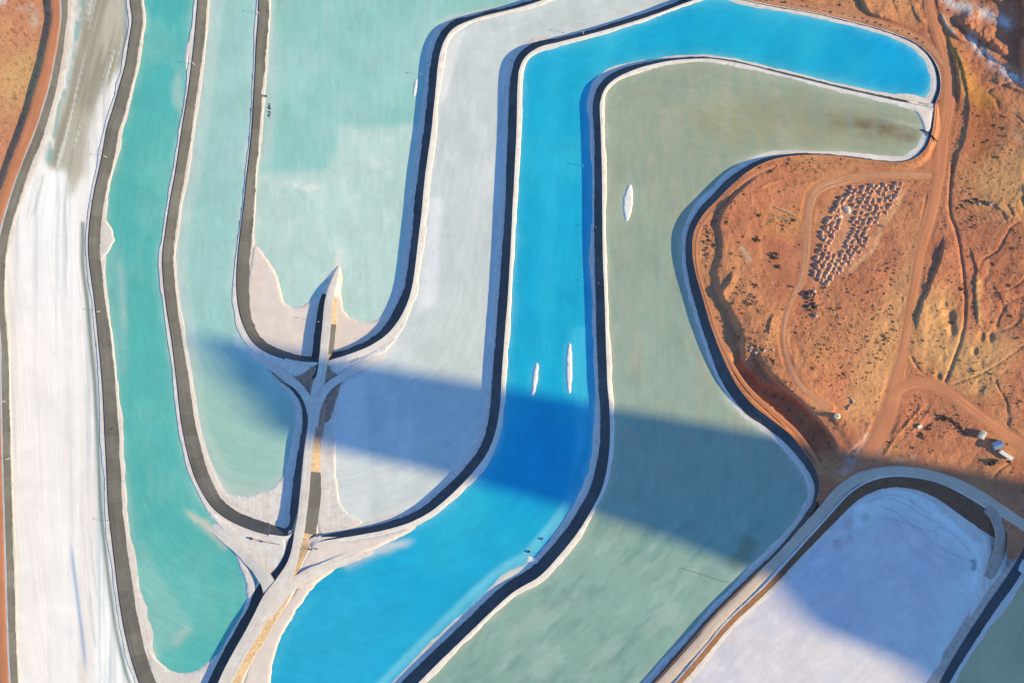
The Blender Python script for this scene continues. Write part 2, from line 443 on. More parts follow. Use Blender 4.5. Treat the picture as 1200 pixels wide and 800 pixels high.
d6 = Dike([(1096, 122, 1.5, 3, 6, 0, 22), (1094.5, 140, 2, 3, 12, 0, 22.2), (1091.5, 158, 3.5, 3, 8, 0, 22.8), (1085, 174, 3.5, 3, 8, 0, 23), (1072, 185.5, 2, 3, 8, 0, 22.8), (1056, 190, 1.5, 3, 6, 0, 22.6), (1030, 189, 1.4, 3, 5, 0, 22.6), (1000, 185, 1.4, 3, 5, 0, 22.8), (960, 181.5, 2, 3, 4, 0, 23.8), (925, 183, 3, 3, 5, 0, 26),
     (900, 189, 5, 3, 7, 0, 27.5), (880, 199, 7, 3, 8, 0, 29), (862, 213, 9, 3, 8, 0, 29), (842, 233, 9.5, 3, 8, 0, 29), (824, 252, 9, 3, 8, 0, 29), (813.5, 272, 8, 3, 8, 0, 29), (811.5, 295, 9, 3, 7, 0, 29), (816, 323, 10.5, 3, 7, 0, 29), (824, 350, 12, 3, 7, 0, 29), (831, 375, 12, 3, 7, 0, 29), (840, 400, 12.5, 3, 7, 0, 29),
     (850, 425, 14, 3, 7, 0, 29), (863, 450, 14.5, 3, 7, 0, 29), (881, 473, 14.5, 3, 7, 0, 29), (901, 489, 12.5, 3, 7, 0, 29), (925, 508, 12.5, 3, 8, 0, 29), (944, 531, 11, 3, 9, 0, 28.5), (956, 551, 9, 3, 10, 0, 28), (960, 570, 6, 3, 11, 0, 27),
     (957, 585, 3.5, 3, 11, 0, 26), (946, 604, 3, 3, 10, 0, 25.5), (917, 641, 3, 3, 9, 0, 25.5), (880, 677, 3, 3, 9, 0, 25.5), (834, 723, 3.2, 3, 9, 0, 25.5), (806, 755, 3.2, 3, 9, 0, 25.5), (777, 788, 3.2, 3, 9, 0, 25.5), (740, 830, 3.2, 3, 9, 0, 25.5), (700, 880, 3.2, 3, 9, 0, 25.5)], Z17, 24.0, flip=True)
d0 = Dike(U([(70, -80, 9, 6, 12, 0), (70, -30, 9, 6, 12, 0), (71.5, 0, 8.5, 6, 12, 0), (72, 22, 7.5, 6, 12, 0), (67.5, 50, 8, 6, 12, 0), (59, 98, 9, 6, 10, 0), (43, 150, 11, 6, 10, 0), (23, 200, 11.5, 6, 8, 0), (14.5, 225, 11.5, 6, 8, 0), (7, 250, 11.5, 6, 6, 0), (0.5, 275, 11, 6, 6, 0), (-3.5, 300, 11, 6, 4, 0),
     (-4, 350, 10, 6, 4, 0), (1.5, 400, 8.5, 6, 4, 0), (2, 450, 9.5, 6, 4, 0), (3, 500, 9.5, 6, 4, 0), (4, 550, 9.5, 6, 4, 0), (5.5, 600, 9.5, 6, 4, 0), (7, 650, 9.5, 6, 4, 0), (8.5, 700, 9.5, 6, 4, 0), (10, 750, 9.5, 6, 4, 0), (12.5, 800, 9.5, 6, 4, 0), (16, 890, 9.5, 6, 4, 0)], Z17 + 6.5), Z17, 27.0)
d10 = Dike([(a[0], a[1], *a[2:6], min(a[6], 15.6) if a[0] < 1060 else 14.9 + (a[6] - 17) * .35) for a in [(700, -70, 1, 3, 4, 0, 17), (780, -28, 1, 3, 4, 0, 17), (812, -10, 1, 3, 5, 0, 17), (850, -4.5, 1, 3, 5, 0, 17), (900, 6, 1.2, 3, 5, 0, 17), (950, 14.5, 1.2, 3, 5, 0, 17), (1000, 26, 1.2, 3, 5, 0, 17), (1040, 37, 1.4, 3, 5, 0, 17.5), (1070, 49, 1.8, 3, 6, 0, 18), (1089, 64, 2.4, 3, 8, 0, 18.5), (1100, 83, 4, 3, 8, 0, 19.5), (1102, 104, 5, 3, 9, 0, 20), (1096, 122, 4, 3, 14, 0, 20.5)]], Z26, 15.5, flip=True)
d7 = Dike([(1225, 660, 14, 3, 8, 0, 27), (1190, 622, 22, 3, 12, 0, 28), (1160, 599, 26, 3, 14, 0, 28), (1130, 580, 24, 3, 12, 0, 28), (1100, 566, 19, 3, 8, 0, 27.5), (1070, 559.5, 14.5, 3, 8, 0, 27), (1040, 559, 14, 3, 6, 0, 27), (1015, 566, 14, 3, 6, 0, 26.5), (995, 579, 13, 3, 5, 0, 26), (972, 604, 11, 3, 5, 0, 25.7), (935, 645, 8.5, 3, 6, 0, 25.5), (897, 686, 7.5, 3, 7, 0, 25.5),
     (853, 728, 7, 3, 7, 0, 25.5), (824, 762, 7, 3, 7, 0, 25.5), (795, 796, 7, 3, 7, 0, 25.5), (770, 825, 7, 3, 7, 0, 25.5), (725, 880, 7, 3, 7, 0, 25.5)], Z8, 24.6)
d8 = Dike([(1214, 616, 14, 4, 6, 0, 25), (1198, 645, 14, 5, 7, 0, 25), (1181, 673, 14, 8, 8, 0, 24.5), (1162, 700, 14, 12, 8, 0, 24), (1146, 724, 13, 12, 8, 0, 23.5), (1129, 750, 13, 12, 8, 0, 23.3), (1114, 775, 12.5, 12, 8, 0, 23.2), (1100, 800, 12.5, 12, 8, 0, 23.2), (1072, 845, 12, 12, 8, 0, 23.2), (1045, 886, 12, 12, 8, 0, 23.2)], Z9, Z8)

d0.build('earth_dike', 'straight grey lined dike between the orange road on the left and the white salt pan', 1)
d1.build('earth_dike', 'long grey lined dike between the white salt pan and the deep teal pond', 2)
d2.build('earth_dike', 'grey lined dike looping around the foot of the pale aqua pond', 3)
d3.build('earth_dike', 'grey lined dike looping around the mint green pond with the pink beach', 4, rough=1.7)
d4.build('earth_dike', 'dark lined dike between the pale grey pond and the bright blue pond', 5)
d5.build('earth_dike', 'dark lined dike between the bright blue pond and the olive green pond', 6)
d6.build('earth_dike', 'dark lined dike between the olive green pond and the orange desert', 7, outer_drop=2.6, crust=M_DIRT_ROAD, crust2=M_BROWN)
d10.build('earth_dike', 'thin white salt dike round the far end of the bright blue pond', 8, liner=M_LINER)
d7.build('earth_dike', 'brown earth bank between the pale ring road and the white pond in shadow', 9, liner=M_BROWN)
d8.build('earth_dike', 'dark lined dike between the white pond and the grey brown pond at the corner', 10, crust=earth_mat('soiled_salt', (0.6, 0.5, 0.46), (0.42, 0.33, 0.3), 5, 0.9, 0.25, 0.2))

# darker replaced sheet on the liner of the mint pond
def liner_patch(dk, a, b, label, mat):
    i, k = dk.part(a, b)
    Q, N = dk.Q[i:k + 1], dk.N[i:k + 1]
    rows = []
    for f in (0.03, 0.33, 0.68, 0.97):
        P = Q[:, :2] + N * (Q[:, 2:3] * f)
        z = Q[:, 6] + (dk.zi + .55 - Q[:, 6]) * (0.31 if f == .33 else 0.69 if f == .68 else f) + 0.22
        rows.append(np.column_stack(world(P[:, 0], P[:, 1], z)))
    n, r = len(Q), 4
    V = np.stack(rows, 1).reshape(-1, 3)
    ii = np.arange(n - 1)[:, None] * r + np.arange(r - 1)[None, :]
    F = np.stack([ii, ii + r, ii + r + 1, ii + 1], -1).reshape(-1, 4)
    o = add('liner_sheet', raw_mesh('liner_sheet', V, F, [mat]))
    return tag(o, label, 'liner sheet')
liner_patch(d3, (297, 125), (296, 151), 'dark replacement liner sheet on the grey bank above the rubble strip', M_LINER_DARK)

# ------------------------------------------------------------------ brine sheets
def grid_sheet(name, poly, z, step, mat, tint_fn, guide, label, cat, flow_fn=None, zfn=None):
    poly = np.asarray(poly, float)
    a, b = poly.min(0) - step, poly.max(0) + step
    xs = np.arange(max(a[0], X0), min(b[0], X0 + NX - 2), step)
    ys = np.arange(max(a[1], Y0), min(b[1], Y0 + NY - 2), step)
    gx, gy = np.meshgrid(xs, ys)
    keep = inside(poly, gx[:-1, :-1] + step / 2, gy[:-1, :-1] + step / 2)
    nx = len(xs)
    jj, ii = np.nonzero(keep)
    i = jj * nx + ii
    F = np.stack([i, i + nx, i + nx + 1, i + 1], -1)
    used = np.unique(F)
    mp = np.zeros(gx.size, int)
    mp[used] = np.arange(len(used))
    x, y = gx.ravel()[used], gy.ravel()[used]
    zz = np.full(len(x), float(z)) if zfn is None else zfn(x, y)
    me = raw_mesh(name, np.column_stack(world(x, y, zz)), mp[F], [mat])
    if guide is not None:
        d, s, _ = nearest(guide.Q, guide.S, x, y)
        fl = np.column_stack([s, d, np.zeros(len(x))])
    else:
        d = np.zeros(len(x))
        fl = np.column_stack([y, x, np.zeros(len(x))]) if flow_fn is None else flow_fn(x, y)
    attr_vec(me, 'flow', fl)
    attr_color(me, 'tint', tint_fn(x, y, np.abs(d)))
    return tag(add(name, me), label, cat, kind='structure')

def paint(x, y, base, patches):
    base = np.asarray(base, float)
    c = base.copy() if base.ndim == 2 else np.tile(base, (len(x), 1))
    for f, col, a in patches:
        k = np.clip(f if np.ndim(f) == 1 else sample(f, x, y), 0, 1)[:, None] * a
        c = c * (1 - k) + np.asarray(col) * k
    return c
def streak(pts, wd, x, y, taper=True, wedge=False):
    """a drawn-out band along a line, for vertices x, y"""
    Q, S = spline(pts, 2)
    d, s, _ = nearest(Q, S, x, y)
    wv = wd * (1 - .65 * np.clip(s / S[-1], 0, 1)) if wedge else wd
    k = np.exp(-(d / wv) ** 2)
    if taper: k = k * sstep(s, -2, S[-1] * .15) * (1 - sstep(s, S[-1] * .75, S[-1] + 2))
    return k
def wob(x, y, wl, seed):
    return fbm(x, y, wl, seed, 4, 0.6)

def seq(*parts):
    return np.vstack([np.asarray(p, float) for p in parts])
def shallows(x, y, c, col, *dks):
    """salt floor showing through near the shores"""
    for dk, side in dks:
        d, s_, i = nearest(dk.Q[:, :2], dk.S, x, y)
        o = dk.Q[i, 2] + dk.Q[i, 4] * .85 if side == 'in' else dk.Q[i, 3] * .9
        k = np.exp(-np.maximum(0, np.abs(d) - o) / (2.6 + 2.2 * n1(s_, 30, 17) ** 2 + 1.2 * n1(s_, 8, 18) ** 2)) * (.55 + .3 * n1(s_, 21, 19))
        c = paint(x, y, c, [(k, col, 1.0)])
    return c
def sub(dk, off, p=None, q=None):
    P = dk.off(off)
    if p is None: return P
    i, k = dk.part(p, q)
    return P[i:k + 1] if i <= k else P[k:i + 1][::-1]

islands = [([(740, 213.5), (742.5, 222), (743, 234), (741, 247), (735, 262.5), (731, 255), (728.5, 243), (730, 231), (734.5, 220)], Z17, 'broad white lens shaped salt islet in the olive pond'),
           ([(630.5, 421), (632, 430), (631, 445), (627.5, 458), (623.5, 469.5), (622, 460), (623, 445), (626, 430)], Z26, 'shorter white salt islet in the blue pond, further from the dike'),
           ([(668.5, 397), (670.5, 410), (671, 430), (670.5, 448), (668.5, 468), (664.5, 456), (662.5, 438), (662.8, 420), (665, 405)], Z26, 'longer white salt islet in the blue pond, close to the dark dike'),
           ([(489, 88), (490, 98), (488, 110), (484.5, 117), (483, 108), (485, 97)], Z4, 'thin white salt sliver at the edge of the mint pond')]
# mint pond
def t4(x, y, d):
    wx = x + 5 * wob(x, y, 22, 3); wy = y + 6 * wob(x, y, 26, 4)
    pale = soft([(270, 207), (330, 203), (385, 199), (396, 170), (397, 150), (440, 149), (560, 146), (560, 460), (270, 460)], 7)
    k = np.clip(sample(pale, wx, y + 3 * wob(x, y, 14, 9)), 0, 1)
    c = paint(x, y, lin(150, 204, 196), [(sstep(fbm(x, y, 70, 11), -.1, .45), lin(166, 210, 205), .8), (sstep(fbm(x, y * .7, 24, 12), 0, .5), lin(174, 208, 206), .45), (k, lin(193, 219, 211), .9)])
    c = paint(x, y, c, [(streak([(312, 219), (340, 217), (362, 221), (388, 218)], 5 , x, wy) * sstep(fbm(x, y, 9, 5), -.5, .2), lin(226, 233, 228), .95),
                        (streak([(438, 200), (446, 170), (462, 165)], 6, wx, y) * sstep(fbm(x, y, 8, 6), -.4, .2), lin(216, 229, 223), .85), (sstep(fbm(x, y * .8, 13, 7), .1, .5) * k, lin(206, 225, 217), .6),
                        (streak([(315, -40), (318, 60), (318, 120), (312, 190)], 7, x, y, False), lin(188, 214, 212), .75),
                        (streak([(392, 338), (398, 310), (402, 288)], 5, wx, y), lin(232, 230, 224), .9),
                        (sstep(fbm(x * 1.3, y * .4, 18, 15), .15, .5) * k, lin(182, 210, 204), .5),
                        (sstep(y, 300, 390) * (x < 400), lin(178, 214, 205), .35)])
    return shallows(x, y, c, lin(206, 220, 214), (d3, 'in'))
d3w = sub(d3, 3)
P4 = seq(d3w, [(840, -89), (300, -89)])
grid_sheet('pond_water', P4, Z4, 2.2, M_BRINE, t4, None, 'mint green pond with a pale sediment sheet over its lower half', 'pond')

# pale aqua pond
def t3(x, y, d):
    dl = nearest(d2.Q, d2.S, x, y)[0]
    c = paint(x, y, lin(160, 206, 199), [(sstep(fbm(x, y, 60, 21), -.2, .5), lin(170, 208, 204), .7), (1 - sstep(dl + 2 * wob(x, y, 30, 22), 24, 34), lin(190, 216, 213), .8),
                        (sstep(y, 400, 480), lin(158, 198, 184), .8), (streak([(228, 400), (236, 480), (258, 540), (290, 575)], 6, x, y), lin(184, 208, 198), .6),
                        (sstep(y, 545, 590), lin(196, 210, 202), .7)])
    return shallows(x, y, c, lin(206, 216, 210), (d2, 'in'), (d3, 'out'))
P3 = seq(sub(d2, 3, (246, -80), (331, 446)), [(318, 436), (304, 420)], sub(d3, -3.2, (305, 407), (312, -80)))
grid_sheet('pond_water', P3, Z35, 2.2, M_BRINE, t3, d3, 'pale aqua pond crossed by the tip of the big shadow', 'pond')

# pale grey pond
def t5(x, y, d):
    c = paint(x, y, lin(203, 211, 209), [(sstep(fbm(x, y, 70, 31), -.2, .5), lin(212, 219, 218), .7), (sstep(fbm(x, y * .5, 26, 35), 0, .5), lin(194, 205, 203), .5), (sstep(fbm(x * 1.4, y * .35, 15, 36), .1, .5), lin(222, 226, 224), .5),
                        (soft([(505, 232), (519, 232), (512, 360), (498, 362), (488, 370)], 4), lin(232, 233, 236), .85),
                        (soft([(526, 44), (546, 34), (536, 66), (524, 112), (516, 124), (516, 70)], 3), lin(234, 233, 230), .9),
                        (soft([(380, 440), (428, 440), (432, 540), (436, 640), (380, 640)], 5), lin(222, 227, 226), .7),
                        (streak([(420, 432), (450, 415), (475, 398)], 8, x, y), lin(232, 230, 228), .8),
                        (soft([(500, 365), (590, 300), (590, 480), (470, 450)], 22), lin(206, 214, 208), .5)])
    return shallows(x, y, c, lin(226, 228, 226), (d4, 'in'), (d3, 'out'))
P5 = seq(sub(d4, 3, (930, -60), (372, 636)), [(368, 600), (372, 550), (376, 500), (382, 470), (400, 446), (425, 424)], sub(d3, -3.5, (432, 406), (840, -70)))
grid_sheet('pond_water', P5, Z35, 2.2, M_BRINE, t5, d3, 'pale grey pond between the mint pond and the bright blue pond', 'pond')

# teal pond
def t2(x, y, d):
    dl = nearest(d1.Q, d1.S, x, y)[0] + 2 * wob(x, y, 30, 41)
    tri = soft([(160, 632), (168, 634), (190, 676), (227, 732), (221, 738), (203, 758), (186, 764), (174, 720)], 6)
    c = paint(x, y, lin(92, 184, 178), [(sstep(200 - y, 0, 150), lin(78, 180, 184), .5), (sstep(fbm(x, y, 60, 42), -.1, .5), lin(112, 190, 180), .8), (sstep(fbm(x * 1.6, y * .5, 26, 43), 0, .5), lin(126, 194, 188), .4),
                        (tri, lin(138, 196, 188), .8), (streak([(203, 756), (214, 742), (225, 733)], 5, x, y), lin(166, 198, 188), .9),
                        (soft([(128, 290), (141, 286), (148, 320), (150, 400), (150, 440), (128, 440)], 4), lin(128, 188, 184), .75),
                        (streak([(139, 300), (144, 350), (146, 400)], 3.5, x, y), lin(158, 196, 192), .8),
                        (soft([(212, 80), (204, 92), (201, 108), (203, 122), (210, 132), (216, 134)], 4), lin(160, 200, 194), .9),
                        (streak([(272, 640), (250, 622), (232, 608), (212, 596)], 9, x + 3 * wob(x, y, 12, 45), y + 3 * wob(x, y, 12, 46), True, True), lin(205, 206, 190), .95),
                        (streak([(247, 612), (262, 626), (285, 632), (297, 630)], 3.5, x, y, False), lin(140, 198, 186), .0)])
    return shallows(x, y, c, lin(160, 204, 196), (d1, 'in'), (d2, 'out'))
P2 = seq(sub(d1, 3, (158, -80), (215, 890)), [(240, 870), (262, 800), (305, 725), (332, 684), (322, 660), (318, 632)], sub(d2, -3.6, (312, 625), (246, -80)))
grid_sheet('pond_water', P2, Z26, 2.2, M_BRINE, t2, d2, 'long deep teal pond between the two grey lined dikes on the left', 'pond')

# bright blue pond
def t6(x, y, d):
    dl = nearest(d5.Q, d5.S, x, y)[0]
    c = paint(x, y, lin(29, 172, 210), [(sstep(x, 900, 1050), lin(14, 166, 222), .8), (sstep(fbm(x, y, 90, 51), -.1, .5), lin(50, 184, 214), .8), (sstep(fbm(x, y * .6, 38, 57), 0, .5), lin(18, 158, 204), .45), (soft([(300, 830), (320, 740), (360, 700), (420, 690), (460, 740), (420, 830)], 60), lin(74, 186, 214), .75),
                        (streak([(650, 60), (645, 200), (640, 400)], 12, x, y, False), lin(48, 184, 220), .6),
                        (sstep(y, 560, 700) , lin(36, 170, 212), .7), (sstep(dl, 22, 30) * (1 - sstep(dl + wob(x, y, 25, 52), 32, 38)) * sstep(y, 560, 610), lin(112, 204, 226), .8),
                        (soft([(668, 385), (690, 380), (692, 470), (684, 520), (660, 600), (676, 520), (672, 470)], 4), lin(66, 190, 222), .75),
                        (soft([(600, 500), (640, 480), (668, 510), (672, 560), (640, 610), (590, 600)], 14), lin(20, 152, 208), .4),
                        (streak([(395, 660), (425, 649), (455, 640), (490, 632)], 10, x + 3 * wob(x, y, 12, 55), y + 3 * wob(x, y, 12, 56), True, True), lin(206, 214, 220), .95), (sum(soft(q[0], 7) for q in islands[1:3]), lin(110, 200, 220), .7),
                        (streak([(320, 800), (326, 770), (350, 720), (380, 690)], 5, x, y), lin(80, 186, 208), .5)])
    return shallows(x, y, c, lin(120, 200, 220), (d5, 'in'), (d4, 'out'), (d10, 'in'))
P6 = seq(sub(d5, 3, (430, 862), (1094, 127)), sub(d10, 2, (1096, 122), (700, -70))[:40], sub(d10, 1, (1096, 122), (830, -6)), sub(d4, -3.2, (812, 0), (380, 634)), [(360, 655), (332, 684), (305, 725), (262, 800), (225, 870)])
P6 = seq(sub(d5, 3, (430, 862), (1094, 127)), sub(d10, 1, (1096, 122), (812, -10)), sub(d4, -3.2, (812, 0), (380, 634)), [(360, 655), (332, 684), (305, 725), (262, 800), (225, 880), (400, 888)])
grid_sheet('pond_water', P6, Z26, 2.2, M_BRINE, t6, d4, 'bright blue pond bending from the upper right to the bottom', 'pond')

# olive pond
def t7(x, y, d):
    wy = y + 4 * wob(x, y, 20, 62)
    c = paint(x, y, lin(158, 168, 146), [(sstep(fbm(x, y, 60, 61), -.1, .5), lin(166, 174, 152), .8), (sstep(y, 150, 420), lin(152, 173, 158), .85), (sstep(y, 520, 700), lin(138, 173, 161), .85),
                        (soft([(880, 110), (1075, 140), (1080, 165), (1000, 178), (850, 170), (790, 130)], 24), lin(160, 156, 122), .7),
                        (sample(soft([(1082, 153), (1055, 148), (1020, 138), (975, 129), (935, 128), (935, 142), (990, 152), (1035, 160), (1072, 165), (1082, 161)], 11), x, wy) * sstep(x, 920, 1060) * (.75 + .5 * fbm(x * .5, y * 2, 14, 69)), lin(108, 84, 62), .95),
                        (streak([(1086, 152), (1066, 146), (1046, 141), (1020, 135)], 2.6, x, y, True, True), lin(178, 188, 174), .6),
                        (streak([(845, 455), (868, 480), (895, 500), (920, 510)], 6, x, y), lin(196, 206, 188), .85),
                        (streak([(880, 625), (870, 650), (850, 668)], 12, x, wy), lin(120, 122, 92), .6), (sstep(fbm((x + y) * .8, (y - x) * .22 + 300, 15, 66), .0, .45) * sstep(y, 560, 640), lin(164, 188, 178), .6), (sstep(fbm((x + y) * .9, (y - x) * .25, 11, 67), .15, .5) * sstep(y, 560, 640), lin(112, 150, 142), .55), (sstep(fbm(x * 1.5, y * .6, 22, 63), 0, .5) * (1 - sstep(y, 500, 600)), lin(172, 170, 150), .5), (sstep(fbm(x * 1.5, y * .5, 17, 64), .1, .5) * (1 - sstep(y, 560, 640)), lin(138, 158, 146), .4),
                        (sstep(fbm(x - .7 * y, x + y, 22, 68), .15, .6) * sstep(y, 560, 640), lin(126, 158, 150), .4), (sum(soft(q[0], 7) for q in islands[:1]), lin(190, 196, 178), .6)])
    return shallows(x, y, c, lin(190, 196, 176), (d6, 'in'), (d5, 'out'))
P7 = seq(sub(d6, 1, (1096, 122), (700, 880)), [(420, 888)], sub(d5, -3.2, (430, 862), (1094, 127)))
grid_sheet('pond_water', P7, Z17, 2.2, M_BRINE, t7, d5, 'olive green pond wrapping around the orange desert spur', 'pond')

# salt pan on the left
def t1(x, y, d):
    dl = nearest(d1.Q, d1.S, x, y)[0]
    wx = x + 5 * wob(x * 3, y * .4, 30, 71)
    g = np.clip(sample(soft([(92, -80), (158, -80), (150, 0), (150, 40), (142, 75), (128, 95), (116, 118), (106, 150), (100, 205), (92, 210), (84, 232), (78, 200), (56, 196), (70, 140), (84, 80), (95, 40)], 7), wx, y), 0, 1)
    st = sstep(fbm(x * 3.2 + y * .7, y * .25, 22, 72), -.35, .35)
    c = paint(x, y, lin(253, 251, 246), [(sstep(fbm(x * 4, y * .12, 60, 73), .05, .6), lin(238, 227, 219), .9), (sstep(fbm(x * 6, y * .15, 50, 74), .22, .5), lin(220, 222, 222), .75), (sstep(fbm(x * 7 + 40, y * .11, 50, 75), .3, .5) * sstep(x - y * .05, 50, 90), lin(196, 206, 214), .7), (sstep(y, 250, 420) * (1 - sstep(x, 60, 110)), lin(245, 232, 226), .5),
                        (g, lin(188, 182, 162), .95), (g * st, lin(150, 142, 122), .75), (g * sstep(fbm(x * 4 + y, y * .2, 16, 76), .2, .6), lin(226, 224, 218), .9),
                        (streak([(94, -60), (93, 10), (88, 60), (74, 110), (66, 150), (56, 190)], 4, wx, y, False) * sstep(fbm(x * 2, y, 14, 77), -.5, .2), lin(130, 172, 170), .85),
                        (streak([(148, -60), (147, 20), (145, 60), (138, 80)], 2.2, x, y), lin(120, 150, 150), .8),
                        (streak([(97, 262), (97, 310), (103, 360), (106.5, 400), (111, 450), (114, 500), (116, 550), (118.5, 600), (124, 650), (130, 700), (138.5, 750), (152, 800), (172, 840)], 2.6, x, y, False), lin(112, 132, 120), .95),
                        (streak([(83, 632), (86, 660), (92, 710), (98, 760), (101, 800)], 2.2, x, y), lin(150, 176, 205), .9),
                        (streak([(80, 200), (76, 240), (78, 300), (76, 330)], 1.4, x, y), lin(196, 200, 194), .8),
                        (streak([(104, 690), (108, 730), (114, 765)], 1.5, x, y), lin(190, 196, 190), .8),
                        (streak([(52, 200), (42, 240), (34, 262)], 1.5, x, y), lin(176, 186, 182), .7), (streak([(106, 620), (110, 670), (118, 720)], 1.3, x, y), lin(190, 200, 190), .7),
                        (streak([(44, 205), (36, 235), (30, 262)], 1.2, x, y), lin(190, 196, 190), .6)])
    return c
P1 = seq(sub(d0, 2, (70, -80), (16, 890)), [(200, 889)], sub(d1, -4, (215, 890), (158, -80)))
grid_sheet('salt_pan_ground', P1, Z17, 2.0, M_SALTPAN, t1, d1, 'long bright white salt pan streaked grey brown at its top', 'salt pan')

# white pond inside the ring road
def t8(x, y, d):
    c = paint(x, y, lin(223, 216, 218), [(sstep(fbm(x, y, 60, 81), -.1, .5), lin(212, 206, 216), .8), (sstep(fbm(x, y, 22, 85), 0, .5), lin(204, 204, 214), .5), (sstep(fbm(x, y, 9, 86), .1, .5), lin(230, 226, 224), .4), (streak([(1010, 605), (1040, 585), (1080, 595), (1110, 620), (1140, 660), (1125, 700), (1100, 770)], 16, x, y, False), lin(226, 232, 226), .7),
                        (streak([(970, 640), (990, 622), (1010, 612)], 12, x, y) * sstep(fbm(x, y, 12, 82), -.3, .4), lin(190, 165, 165), .8), (streak([(1006, 600), (1010, 603), (1014, 606)], 5, x, y, False), lin(150, 150, 140), .7),
                        (streak([(1018, 612), (1060, 630), (1110, 665), (1130, 690)], 14, x, y) * sstep(fbm(x * .6 + y * .6, (y - x) * 2, 26, 83), -.1, .4), lin(206, 194, 196), .6),
                        (soft([(930, 670), (960, 650), (980, 690), (940, 700)], 12), lin(208, 212, 224), .5)])
    c = paint(x, y, c, [(np.exp(-np.maximum(0, d - 26) / 9.0) * (x > 1000) * (.6 + .5 * fbm(x, y, 14, 84)), lin(236, 240, 236), .9), (streak([(1080, 590), (1104, 606), (1130, 628), (1146, 652), (1140, 690)], 3, x, y, False) * (y > 580), lin(238, 244, 240), .8),
                        (streak([(1139, 655), (1142, 660), (1141, 666)], 3, x, y, False) * (nearest(*spline([(1139, 655), (1141, 666)], 2), x, y)[1] > 0) * (y < 668), lin(120, 140, 150), .8)])
    for q in ([(1012, 590), (1035, 583), (1060, 590), (1085, 606), (1100, 612)], [(1016, 587), (1040, 579), (1066, 586), (1090, 602)], [(1030, 592), (1050, 600), (1075, 618), (1095, 622)],
              [(1104, 612), (1098, 620), (1097, 632)], [(1066, 584), (1070, 588), (1068, 594)], [(1035, 606), (1070, 616), (1100, 640), (1130, 655)], [(1102, 616), (1120, 628), (1136, 645)]):
        c = paint(x, y, c, [(streak(q, 1.0, x, y, False) * (nearest(*spline(q, 2), x, y)[1] > 0), lin(176, 168, 176), .6)])
    return c
P8 = seq(sub(d7, 5, (1185, 620), (725, 880)), [(1040, 886)], sub(d8, -4, (1045, 886), (1181, 673)))
grid_sheet('pond_water', P8, Z8, 1.6, M_BRINE, t8, d7, 'milky white pond inside the pale ring road, mostly in shadow', 'pond')
def t9(x, y, d):
    return paint(x, y, lin(200, 186, 148), [(sstep(fbm(x, y, 40, 91), -.1, .5), lin(190, 178, 140), .8)])
P9 = seq(sub(d8, 4, (1214, 616), (1045, 886)), [(1290, 886), (1290, 660)])
grid_sheet('pond_water', P9, Z9, 3, M_BRINE, t9, d8, 'dull grey brown pond at the lower right corner', 'pond')

# ------------------------------------------------------------------ low salt patches, islands and roads
def mound_sheet(name, poly, ztop, zedge, edge, mat, label, cat, kind=None, step=1.3, rough=0.12, origin=False, seed=1, group=None, wobble=1.0):
    poly = np.asarray(poly, float)
    a, b = poly.min(0) - edge * 0.5 - 2, poly.max(0) + edge * 0.5 + 2
    F0 = soft(poly, edge)
    xs, ys = np.arange(a[0], b[0], step), np.arange(a[1], b[1], step)
    gx, gy = np.meshgrid(xs, ys)
    gxw, gyw = gx + wobble * (0.8 * n2(gx, gy, 6, seed) + .5 * n2(gx, gy, 2.4, seed + 7)), gy + wobble * (0.8 * n2(gx, gy, 6, seed + 1) + .5 * n2(gx, gy, 2.4, seed + 8))
    k = sample(F0, gxw, gyw)
    keep = (k[:-1, :-1] > 0.06) | (k[1:, 1:] > 0.06) | (k[:-1, 1:] > 0.06) | (k[1:, :-1] > 0.06)
    nx = len(xs)
    jj, ii = np.nonzero(keep)
    i = jj * nx + ii
    F = np.stack([i, i + nx, i + nx + 1, i + 1], -1)
    used = np.unique(F)
    mp = np.zeros(gx.size, int)
    mp[used] = np.arange(len(used))
    x, y, kk = gx.ravel()[used], gy.ravel()[used], k.ravel()[used]
    zt = ztop(x, y) if callable(ztop) else ztop
    ze = zedge(x, y) if callable(zedge) else zedge
    z = ze + (zt - ze) * sstep(kk, 0.0, 1.0) + rough * fbm(x, y, 7, seed + 3) * kk
    V = np.column_stack(world(x, y, z))
    loc = np.zeros(3)
    if origin:
        loc = np.array([V[:, 0].mean(), V[:, 1].mean(), V[:, 2].min()])
        V = V - loc
    me = raw_mesh(name, V, mp[F], [mat])
    attr_vec(me, 'flow', np.column_stack([y, x, 0 * x]))
    o = add(name, me)
    o.location = loc
    return tag(o, label, cat, group, kind)

M_WHITE = earth_mat('fresh_salt', (0.86, 0.85, 0.83), (0.74, 0.72, 0.68), 5, 0.75, 0.08, 0.05, c3=(.6, .6, .56))
M_PINK = earth_mat('pink_salt_sand', (0.74, 0.62, 0.55), (0.8, 0.72, 0.66), 14, 0.8, 0.07, 0.05)
for k, (pl, z, lb) in enumerate(islands):
    pl = [(sum(q[0] for q in pl) / len(pl) + (px_ - sum(q[0] for q in pl) / len(pl)) * .84, py_) for px_, py_ in pl] if k < 3 else pl
    mound_sheet('salt_islet', pl, z + (0.8 if k < 3 else .6), z - 0.9, 2.6, M_WHITE, lb, 'salt islet', step=0.8, origin=True, seed=40 + k, rough=.06, wobble=.4)

